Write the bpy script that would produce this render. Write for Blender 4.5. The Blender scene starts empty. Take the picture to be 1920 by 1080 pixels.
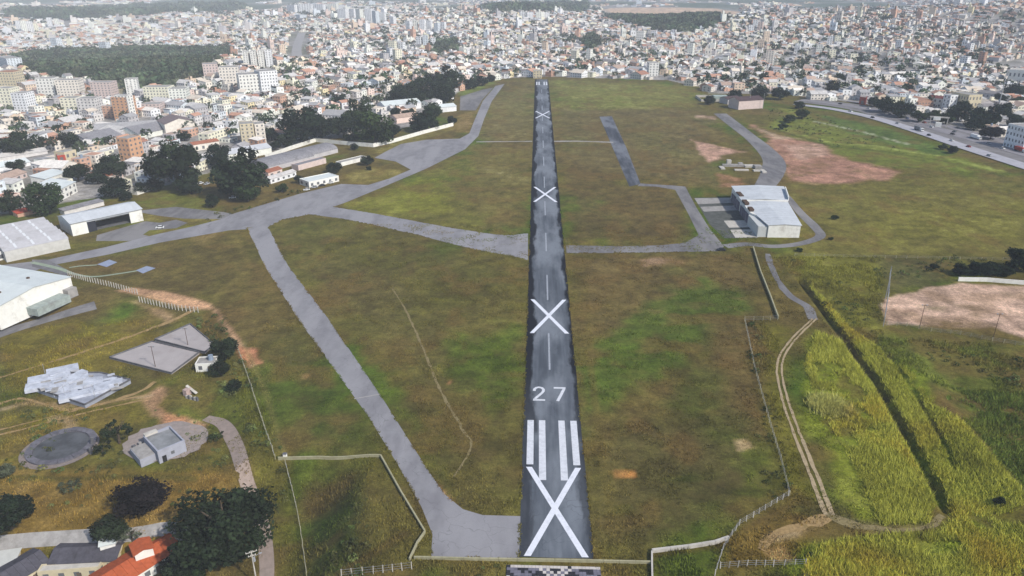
import bpy, math, random
import numpy as np
from mathutils import Vector, Matrix

random.seed(7)
RNG = np.random.default_rng(11)
scene = bpy.context.scene
COL = scene.collection

# ------------------------------------------------------------------ camera
CAM_H, CAM_X = 129.09, -6.14
PITCH, YAW, FPX = math.radians(23.1077), math.radians(1.902), 1371.0
cam_d = bpy.data.cameras.new('camera')
cam_d.sensor_width = 36.0
cam_d.lens = 36.0 * FPX / 1920.0
cam_d.clip_start = 1.0
cam_d.clip_end = 30000.0
cam = bpy.data.objects.new('camera', cam_d)
COL.objects.link(cam)
cam.location = (CAM_X, 0, CAM_H)
cam.rotation_euler = (math.pi / 2 - PITCH, 0, YAW)
scene.camera = cam

# ------------------------------------------------------------------ light
SUN_FROM = Vector((0.60, -0.46, 0.66)).normalized()
SUN_EL = math.asin(SUN_FROM.z)
SUN_AZ = math.atan2(SUN_FROM.x, SUN_FROM.y)
world = bpy.data.worlds.new('World')
scene.world = world
world.use_nodes = True
wn = world.node_tree
wn.nodes.clear()
w_out = wn.nodes.new('ShaderNodeOutputWorld')
w_bg = wn.nodes.new('ShaderNodeBackground')
w_sky = wn.nodes.new('ShaderNodeTexSky')
w_sky.sky_type = 'NISHITA'
w_sky.sun_disc = False
w_sky.sun_elevation = SUN_EL
w_sky.sun_rotation = SUN_AZ
w_sky.altitude = 900
w_sky.dust_density = 2.0
w_bg.inputs['Strength'].default_value = 0.12
wn.links.new(w_sky.outputs[0], w_bg.inputs['Color'])
wn.links.new(w_bg.outputs[0], w_out.inputs['Surface'])

sun_d = bpy.data.lights.new('sun', 'SUN')
sun_d.energy = 3.4
sun_d.angle = math.radians(2.0)
sun_d.color = (1.0, 0.955, 0.88)
sun = bpy.data.objects.new('sun', sun_d)
COL.objects.link(sun)
sun.rotation_euler = SUN_FROM.to_track_quat('Z', 'Y').to_euler()
sun.location = (0, 0, 600)

scene.view_settings.view_transform = 'Standard'
scene.view_settings.look = 'None'
scene.view_settings.exposure = 0.3
scene.view_settings.gamma = 1.0
scene.view_settings.use_curve_mapping = False
scene.cycles.max_bounces = 5
scene.cycles.diffuse_bounces = 2
scene.cycles.glossy_bounces = 2
scene.cycles.transmission_bounces = 2
scene.cycles.volume_bounces = 0
scene.cycles.use_denoising = True

KLIT = 1.2      # how bright level ground of albedo 1 comes out in this light


def lin(c):
    c = c / 255.0
    return c / 12.92 if c <= 0.04045 else ((c + 0.055) / 1.055) ** 2.4


def A(r, g, b, k=1.0):
    """albedo of level ground that looks r, g, b (0-255) in this light"""
    return tuple(min(0.85, lin(v) / KLIT * k) for v in (r, g, b))


# ------------------------------------------------------------------ pixel <-> place
cth, sth, cps, sps = math.cos(PITCH), math.sin(PITCH), math.cos(YAW), math.sin(YAW)
CF = np.array([-sps * cth, cps * cth, -sth])
CR = np.array([cps, sps, 0.0])
CU = np.cross(CR, CF)
CC = np.array([CAM_X, 0.0, CAM_H])


def ray(u, v):
    return CR * ((u - 960) / FPX) + CU * ((540 - v) / FPX) + CF


def atz(u, v, z=0.0):
    d = ray(u, v)
    return CC + d * ((z - CAM_H) / d[2])


def proj(x, y, z):
    p = np.stack([np.asarray(x, float) - CC[0], np.asarray(y, float) - CC[1], np.asarray(z, float) - CC[2]], -1)
    dz = p @ CF
    return 960 + FPX * (p @ CR) / dz, 540 - FPX * (p @ CU) / dz, dz


# ------------------------------------------------------------------ noise
def _hash(ix, iy, seed):
    n = (ix.astype(np.int64) * 374761393 + iy.astype(np.int64) * 668265263 + seed * 974634177) & 0xFFFFFFFF
    n = ((n ^ (n >> 13)) * 1274126177) & 0xFFFFFFFF
    return ((n ^ (n >> 16)) & 0xFFFF) / 65535.0


def vnoise(x, y, scale, seed=0):
    x = np.asarray(x, float) / scale
    y = np.asarray(y, float) / scale
    ix, iy = np.floor(x), np.floor(y)
    fx, fy = x - ix, y - iy
    fx = fx * fx * (3 - 2 * fx)
    fy = fy * fy * (3 - 2 * fy)
    a, b = _hash(ix, iy, seed), _hash(ix + 1, iy, seed)
    c, d = _hash(ix, iy + 1, seed), _hash(ix + 1, iy + 1, seed)
    return (a * (1 - fx) + b * fx) * (1 - fy) + (c * (1 - fx) + d * fx) * fy


def fbm(x, y, scale, seed=0, octv=4):
    s, a, t = 0.0, 1.0, 0.0
    for o in range(octv):
        s = s + a * vnoise(x, y, scale / 2 ** o, seed + o * 17)
        t += a
        a *= 0.5
    return s / t


def sstep(a, b, x):
    t = np.clip((np.asarray(x, float) - a) / (b - a), 0, 1)
    return t * t * (3 - 2 * t)


def inside(poly, x, y):
    x = np.asarray(x, float)
    y = np.asarray(y, float)
    r = np.zeros(x.shape, bool)
    n = len(poly)
    for i in range(n):
        x0, y0 = poly[i][:2]
        x1, y1 = poly[(i + 1) % n][:2]
        if y0 == y1:
            continue
        c = ((y0 > y) != (y1 > y)) & (x < (x1 - x0) * (y - y0) / (y1 - y0) + x0)
        r ^= c
    return r


def seg_dist(pts, x, y, closed=False):
    d = np.full(np.shape(x), 1e9)
    n = len(pts)
    for i in range(n if closed else n - 1):
        x0, y0 = pts[i][:2]
        x1, y1 = pts[(i + 1) % n][:2]
        dx, dy = x1 - x0, y1 - y0
        L = dx * dx + dy * dy + 1e-9
        t = np.clip(((x - x0) * dx + (y - y0) * dy) / L, 0, 1)
        d = np.minimum(d, np.hypot(x - x0 - t * dx, y - y0 - t * dy))
    return d


def flat(px, z=0.0):
    return [tuple(atz(u, v, z)[:2]) for u, v in px]


# ------------------------------------------------------------------ the lie of the land
DITCH = flat([(1500, 522), (1540, 575), (1590, 640), (1650, 720), (1700, 808), (1748, 895), (1776, 955)])
DITCH2 = flat([(1655, 655), (1710, 735), (1775, 845), (1790, 880)])
RIM = flat([(1700, 690), (1790, 800), (1860, 890), (1960, 1010)])
LIMIT = flat([(-900, 560), (-300, 470), (0, 402), (130, 378), (275, 358), (400, 322), (500, 288), (565, 268), (640, 258),
              (720, 248), (790, 232), (850, 180), (880, 160), (938, 148), (1000, 144), (1040, 144), (1250, 150),
              (1318, 165), (1330, 176), (1480, 176), (1540, 188), (1640, 192), (1750, 232), (1850, 258), (1920, 275),
              (2500, 420)])
LIMIT_POLY = LIMIT + [(900, 30), (900, -900), (-900, -900), (-900, 300)]


def height(x, y):
    if np.ndim(x) == 0:
        return height(np.array([float(x)]), np.array([float(y)]))[0]
    x = np.asarray(x, float)
    y = np.asarray(y, float)
    z = np.zeros(np.broadcast(x, y).shape)
    # bank west of the threshold and the lower ground with the water works
    yb = y + 30 * sstep(-84, -104, x)
    z = z - 7.0 * sstep(-51, -67, x) * sstep(181, 166, yb)
    xe = -82 - 0.5 * np.clip(y - 175, 0, 120)
    z = z - 2.5 * sstep(0, -18, x - xe) * sstep(292, 266, y)
    # gentle fall away from the plateau on all sides
    edge = np.maximum(np.maximum(-x - 300, 0), np.maximum(y - 1040, 0) * 1.0)
    edge = np.maximum(edge, np.maximum(x - 330 - 0.0 * y, 0) * sstep(450, 650, y))
    z = z - 16 * sstep(0, 420, edge)
    # rolling hills of the city
    d = np.hypot(x, y)
    k = sstep(1150, 2100, d)
    z = z + k * (44 * (fbm(x, y, 1150, 3, 3) - 0.42) + 10 * (fbm(x, y, 330, 9, 2) - 0.5))
    # wooded hill, right hill, centre dip, far ranges
    z = z + 20 * np.exp(-(((x + 640) / 250) ** 2 + ((y - 1090) / 170) ** 2))
    z = z + 74 * np.exp(-(((x - 1480) / 620) ** 2 + ((y - 2150) / 620) ** 2))
    z = z + 34 * np.exp(-(((x - 620) / 330) ** 2 + ((y - 1950) / 420) ** 2))
    z = z - 26 * np.exp(-(((x - 480) / 420) ** 2 + ((y - 2750) / 330) ** 2))
    z = z + 26 * np.exp(-(((x + 250) / 700) ** 2 + ((y - 2600) / 500) ** 2))
    z = z + sstep(3600, 8000, d) * (150 * (fbm(x, y, 2100, 31, 3) - 0.35))
    # open ditch with a berm, and the rim of tall grass beside it
    near = (x > 40) & (y < 420) & (y > 60)
    if np.any(near):
        xs, ys = np.broadcast_to(x, z.shape)[near], np.broadcast_to(y, z.shape)[near]
        dd = seg_dist(DITCH, xs, ys)
        z[near] += -2.4 * sstep(2.1, 0.9, dd)
        z[near] += -0.9 * sstep(1.3, 0.5, seg_dist(DITCH2, xs, ys))
        dr = seg_dist(RIM, xs, ys)
        z[near] += 2.4 * np.exp(-(dr / 6.5) ** 2)
    rough = sstep(75, 95, x) * sstep(350, 300, y) + sstep(-100, -115, x) * sstep(262, 235, y)
    z = z + rough * 0.5 * (fbm(x, y, 17, 5, 3) - 0.5)
    return z


_T = 40.0 * 1.011 ** np.arange(540)


def at(u, v, lift=0.0):
    """the place on the ground (lifted by lift) seen at pixel u, v of the photograph"""
    d = ray(u, v)
    P = CC[None, :] + _T[:, None] * d[None, :]
    g = P[:, 2] - height(P[:, 0], P[:, 1]) - lift
    i = int(np.argmax(g < 0)) if np.any(g < 0) else len(_T) - 1
    i = max(i, 1)
    t0, t1, g0, g1 = _T[i - 1], _T[i], g[i - 1], g[i]
    t = t0 + (t1 - t0) * (g0 / (g0 - g1) if g0 != g1 else 0)
    for _ in range(3):
        p = CC + t * d
        gz = p[2] - float(height(p[0], p[1])) - lift
        if gz > 0:
            t0, g0 = t, gz
        else:
            t1, g1 = t, gz
        t = t0 + (t1 - t0) * (g0 / (g0 - g1))
    p = CC + t * d
    return Vector((p[0], p[1], float(height(p[0], p[1]))))


def mpp(p):
    """metres per photograph pixel at a place"""
    return float((np.array(p) - CC) @ CF) / FPX


# ------------------------------------------------------------------ materials
MATS = {}


def new_mat(name, rough=0.9):
    m = bpy.data.materials.new(name)
    m.use_nodes = True
    b = m.node_tree.nodes['Principled BSDF']
    b.inputs['Roughness'].default_value = rough
    b.inputs['Specular IOR Level'].default_value = 0.08
    return m, m.node_tree, b


def N(nt, kind, **kw):
    n = nt.nodes.new(kind)
    for k, v in kw.items():
        if hasattr(n, k):
            setattr(n, k, v)
        else:
            n.inputs[k].default_value = v
    return n


def mixc(nt, fac, a, b, blend='MIX'):
    n = nt.nodes.new('ShaderNodeMix')
    n.data_type = 'RGBA'
    n.blend_type = blend
    for s, v in ((0, fac), (6, a), (7, b)):
        if hasattr(v, 'is_linked') or isinstance(v, bpy.types.NodeSocket):
            nt.links.new(v, n.inputs[s])
        else:
            n.inputs[s].default_value = v if s == 0 else (*v, 1.0)
    return n.outputs[2]


def ramp(nt, src, p0, p1, c0=0.0, c1=1.0):
    n = nt.nodes.new('ShaderNodeMapRange')
    n.interpolation_type = 'SMOOTHSTEP'
    for i, v in ((1, p0), (2, p1), (3, c0), (4, c1)):
        n.inputs[i].default_value = v
    nt.links.new(src, n.inputs[0])
    return n.outputs[0]


def noise(nt, vec, scale, detail=4, rough=0.6):
    n = nt.nodes.new('ShaderNodeTexNoise')
    n.inputs['Scale'].default_value = scale
    n.inputs['Detail'].default_value = detail
    n.inputs['Roughness'].default_value = rough
    nt.links.new(vec, n.inputs['Vector'])
    return n.outputs['Fac']


def coords(nt, which='Object', scale=None):
    t = nt.nodes.new('ShaderNodeTexCoord')
    if scale is None:
        return t.outputs[which]
    m = nt.nodes.new('ShaderNodeMapping')
    m.inputs['Scale'].default_value = scale
    nt.links.new(t.outputs[which], m.inputs['Vector'])
    return m.outputs[0]


def geo_pos(nt, scale=None):
    g = nt.nodes.new('ShaderNodeNewGeometry')
    if scale is None:
        return g.outputs['Position']
    m = nt.nodes.new('ShaderNodeMapping')
    m.inputs['Scale'].default_value = scale
    nt.links.new(g.outputs['Position'], m.inputs['Vector'])
    return m.outputs[0]


def plain(name, col, rough=0.85, var=0.25, scale=0.6, dirt=None, metal=0.0, rand=0.0, streak=None):
    """a painted, plastered or sheet surface: base colour, blotches, dirt and a little difference from piece to piece"""
    if name in MATS:
        return MATS[name]
    m, nt, b = new_mat(name, rough)
    pos = geo_pos(nt, streak)
    f = noise(nt, pos, scale, 5, 0.65)
    lo = tuple(c * (1 - var) for c in col)
    hi = tuple(min(0.9, c * (1 + var * 0.6)) for c in col)
    c = mixc(nt, ramp(nt, f, 0.3, 0.7), lo, hi)
    if dirt:
        f2 = noise(nt, geo_pos(nt), scale * 0.37, 6, 0.7)
        c = mixc(nt, ramp(nt, f2, 0.5, 0.72, 0, 0.75), c, dirt)
    if rand:
        oi = nt.nodes.new('ShaderNodeObjectInfo')
        k = nt.nodes.new('ShaderNodeMapRange')
        k.inputs[3].default_value = 1 - rand
        k.inputs[4].default_value = 1 + rand * 0.5
        nt.links.new(oi.outputs['Random'], k.inputs[0])
        mul = nt.nodes.new('ShaderNodeVectorMath')
        mul.operation = 'SCALE'
        nt.links.new(c, mul.inputs[0])
        nt.links.new(k.outputs[0], mul.inputs['Scale'])
        c = mul.outputs[0]
    nt.links.new(c, b.inputs['Base Color'])
    b.inputs['Metallic'].default_value = metal
    MATS[name] = m
    return m


def vcol_mat(name, rough=0.9, fine=((0.9, 0.35), (0.16, 0.25)), bump=0.0, tint=None):
    """surface coloured by its own colour attribute, broken up by fine grain"""
    m, nt, b = new_mat(name, rough)
    vc = nt.nodes.new('ShaderNodeVertexColor')
    vc.layer_name = 'tone'
    c = vc.outputs['Color']
    last = None
    for sc, amt in fine:
        f = noise(nt, geo_pos(nt), sc, 4, 0.65)
        last = f
        k = ramp(nt, f, 0.25, 0.75, 1 - amt, 1 + amt)
        mul = nt.nodes.new('ShaderNodeVectorMath')
        mul.operation = 'SCALE'
        nt.links.new(c, mul.inputs[0])
        nt.links.new(k, mul.inputs['Scale'])
        c = mul.outputs[0]
    if tint:
        f = noise(nt, geo_pos(nt), tint[0], 5, 0.7)
        c = mixc(nt, ramp(nt, f, 0.48, 0.68, 0, tint[2]), c, tint[1])
    nt.links.new(c, b.inputs['Base Color'])
    if bump:
        bp = nt.nodes.new('ShaderNodeBump')
        bp.inputs['Strength'].default_value = bump
        bp.inputs['Distance'].default_value = 0.5
        f = noise(nt, geo_pos(nt), 0.8, 6, 0.75)
        nt.links.new(f, bp.inputs['Height'])
        nt.links.new(bp.outputs[0], b.inputs['Normal'])
    MATS[name] = m
    return m


# ------------------------------------------------------------------ mesh helpers
def raw_mesh(name, V, F, cols=None, smooth=False):
    """V (n,3), F (m,3) or (m,4) int arrays"""
    V = np.asarray(V, np.float32)
    F = np.asarray(F, np.int32)
    me = bpy.data.meshes.new(name)
    k = F.shape[1]
    me.vertices.add(len(V))
    me.vertices.foreach_set('co', V.ravel())
    me.loops.add(F.size)
    me.loops.foreach_set('vertex_index', F.ravel())
    me.polygons.add(len(F))
    me.polygons.foreach_set('loop_start', np.arange(0, F.size, k, dtype=np.int32))
    if cols is not None:
        ca = me.color_attributes.new('tone', 'FLOAT_COLOR', 'POINT')
        C = np.ones((len(V), 4), np.float32)
        C[:, :3] = cols
        ca.data.foreach_set('color', C.ravel())
    me.update(calc_edges=True)
    if not smooth:
        me.shade_flat()
    return me


class MB:
    """collects simple solids into one mesh"""

    def __init__(s):
        s.v, s.f = [], []

    def quad(s, a, b, c, d):
        i = len(s.v)
        s.v += [a, b, c, d]
        s.f.append((i, i + 1, i + 2, i + 3))
        return s

    def tri(s, a, b, c):
        i = len(s.v)
        s.v += [a, b, c]
        s.f.append((i, i + 1, i + 2))
        return s

    def box(s, x0, x1, y0, y1, z0, z1, M=None):
        i = len(s.v)
        vs = [(x0, y0, z0), (x1, y0, z0), (x1, y1, z0), (x0, y1, z0), (x0, y0, z1), (x1, y0, z1), (x1, y1, z1), (x0, y1, z1)]
        if M is not None:
            vs = [tuple(M @ Vector(p)) for p in vs]
        s.v += vs
        s.f += [(i, i + 3, i + 2, i + 1), (i + 4, i + 5, i + 6, i + 7), (i, i + 1, i + 5, i + 4), (i + 1, i + 2, i + 6, i + 5),
                (i + 2, i + 3, i + 7, i + 6), (i + 3, i, i + 4, i + 7)]
        return s

    def beam(s, a, b, w, h=None):
        a, b = Vector(a), Vector(b)
        h = h or w
        d = b - a
        L = d.length
        q = d.to_track_quat('X', 'Z').to_matrix().to_4x4()
        q.translation = a
        return s.box(0, L, -w / 2, w / 2, -h / 2, h / 2, q)

    def cone(s, a, b, r0, r1, n=8):
        a, b = Vector(a), Vector(b)
        q = (b - a).to_track_quat('Z', 'Y').to_matrix()
        i = len(s.v)
        for p, r in ((a, r0), (b, r1)):
            for k in range(n):
                t = 2 * math.pi * k / n
                s.v.append(tuple(p + q @ Vector((r * math.cos(t), r * math.sin(t), 0))))
        for k in range(n):
            s.f.append((i + k, i + (k + 1) % n, i + n + (k + 1) % n, i + n + k))
        s.f.append(tuple(i + n + k for k in range(n)))
        s.f.append(tuple(i + n - 1 - k for k in range(n)))
        return s

    def prism(s, poly, z0, z1):
        n = len(poly)
        i = len(s.v)
        s.v += [(p[0], p[1], z0) for p in poly] + [(p[0], p[1], z1) for p in poly]
        for k in range(n):
            s.f.append((i + k, i + (k + 1) % n, i + n + (k + 1) % n, i + n + k))
        s.f.append(tuple(i + n + k for k in range(n)))
        return s

    def mesh(s, name):
        me = bpy.data.meshes.new(name)
        me.from_pydata([tuple(p) for p in s.v], [], s.f)
        me.update()
        return me

    def build(s, name, mat, parent=None):
        return put(name, s.mesh(name), mat, parent)


def put(name, me, mat=None, parent=None, loc=None, rz=None):
    o = bpy.data.objects.new(name, me)
    COL.objects.link(o)
    if mat is not None and me is not None and not len(me.materials):
        me.materials.append(mat)
    if parent is not None:
        o.parent = parent
    if loc is not None:
        o.location = loc
    if rz is not None:
        o.rotation_euler = (0, 0, rz)
    return o


LABELS = {}


def thing(name, label, cat, loc=(0, 0, 0), rz=0.0, group=None, o=None):
    if o is None:
        o = put(name, None, None, None, loc, rz)
        o.empty_display_size = 1.0
    o['label'] = label
    o['category'] = cat
    if group:
        o['group'] = group
    return o


def structure(o):
    o['kind'] = 'structure'
    return o


def stuff(o, label=None, cat=None):
    o['kind'] = 'stuff'
    if label:
        o['label'] = label
    if cat:
        o['category'] = cat
    return o


def ccw(poly):
    a = sum(poly[i][0] * poly[(i + 1) % len(poly)][1] - poly[(i + 1) % len(poly)][0] * poly[i][1] for i in range(len(poly)))
    return poly if a > 0 else poly[::-1]


def sheet(name, px, mat, lift, parent=None, world_pts=None, drape=False):
    """a paved area: outline traced on the ground, tessellated"""
    from mathutils.geometry import tessellate_polygon
    pts = world_pts or flat(px)
    pts = ccw([tuple(p) for p in pts])
    tris = tessellate_polygon([[Vector((p[0], p[1], 0)) for p in pts]])
    V = [(p[0], p[1], (float(height(p[0], p[1])) if drape else 0.0) + lift) for p in pts]
    F = []
    for t in tris:
        a, b, c = t
        cr = (V[b][0] - V[a][0]) * (V[c][1] - V[a][1]) - (V[c][0] - V[a][0]) * (V[b][1] - V[a][1])
        F.append((a, b, c) if cr > 0 else (a, c, b))
    me = bpy.data.meshes.new(name)
    me.from_pydata(V, [], F)
    me.update()
    return put(name, me, mat, parent)


def smooth_line(pts, step=2.0):
    """Catmull-Rom through world points, resampled"""
    P = [np.array(p[:2], float) for p in pts]
    P = [2 * P[0] - P[1]] + P + [2 * P[-1] - P[-2]]
    out = []
    for i in range(1, len(P) - 2):
        p0, p1, p2, p3 = P[i - 1:i + 3]
        n = max(1, int(np.linalg.norm(p2 - p1) / step))
        for k in range(n):
            t = k / n
            out.append(0.5 * (2 * p1 + (p2 - p0) * t + (2 * p0 - 5 * p1 + 4 * p2 - p3) * t * t + (3 * p1 - p0 - 3 * p2 + p3) * t ** 3))
    out.append(P[-2])
    return out


def ribbon(name, pts, width, mat, lift=0.06, parent=None, ragged=0.0, seed=0, step=2.0, cross=3):
    L = smooth_line(pts, step)
    n = len(L)
    W = width if hasattr(width, '__len__') else [width, width]
    V, F = [], []
    for i, p in enumerate(L):
        a, b = L[max(0, i - 1)], L[min(n - 1, i + 1)]
        d = (b - a) / (np.linalg.norm(b - a) + 1e-9)
        nn = np.array([-d[1], d[0]])
        w = np.interp(i / (n - 1), np.linspace(0, 1, len(W)), W) / 2
        wl = w * (1 + ragged * (float(vnoise(i * 1.0, 0.0, 2.3, seed)) - 0.5) * 2)
        wr = w * (1 + ragged * (float(vnoise(i * 1.0, 9.0, 2.3, seed + 5)) - 0.5) * 2)
        for k in range(cross + 1):
            t = k / cross
            q = p + nn * (wl * (1 - t) - wr * t)
            V.append((q[0], q[1], float(height(q[0], q[1])) + lift))
    c = cross + 1
    for i in range(n - 1):
        for k in range(cross):
            F.append((i * c + k, i * c + k + 1, (i + 1) * c + k + 1, (i + 1) * c + k))
    return put(name, raw_mesh(name, V, np.array(F)[:, ::-1] if False else F), mat, parent)

# ------------------------------------------------------------------ the ground
def graded(lo, hi, c0, c1, step, grow):
    a = list(np.arange(c0, c1, step))
    s, x = step, a[-1]
    while x < hi:
        s *= 1 + grow
        x += s
        a.append(x)
    s, x = step, a[0]
    pre = []
    while x > lo:
        s *= 1 + grow
        x -= s
        pre.append(x)
    return np.array(pre[::-1] + a)


BROWN, OLIVE, GREEN = A(108, 95, 58), A(104, 99, 50), A(86, 102, 40)
YGREEN, LUSH, TAN = A(124, 122, 58), A(138, 143, 54), A(142, 116, 74)
DIRT, PINK, SAND = A(184, 146, 116), A(178, 134, 112), A(210, 176, 152)
STREET, WOOD = A(150, 146, 142), A(52, 66, 48)

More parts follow.
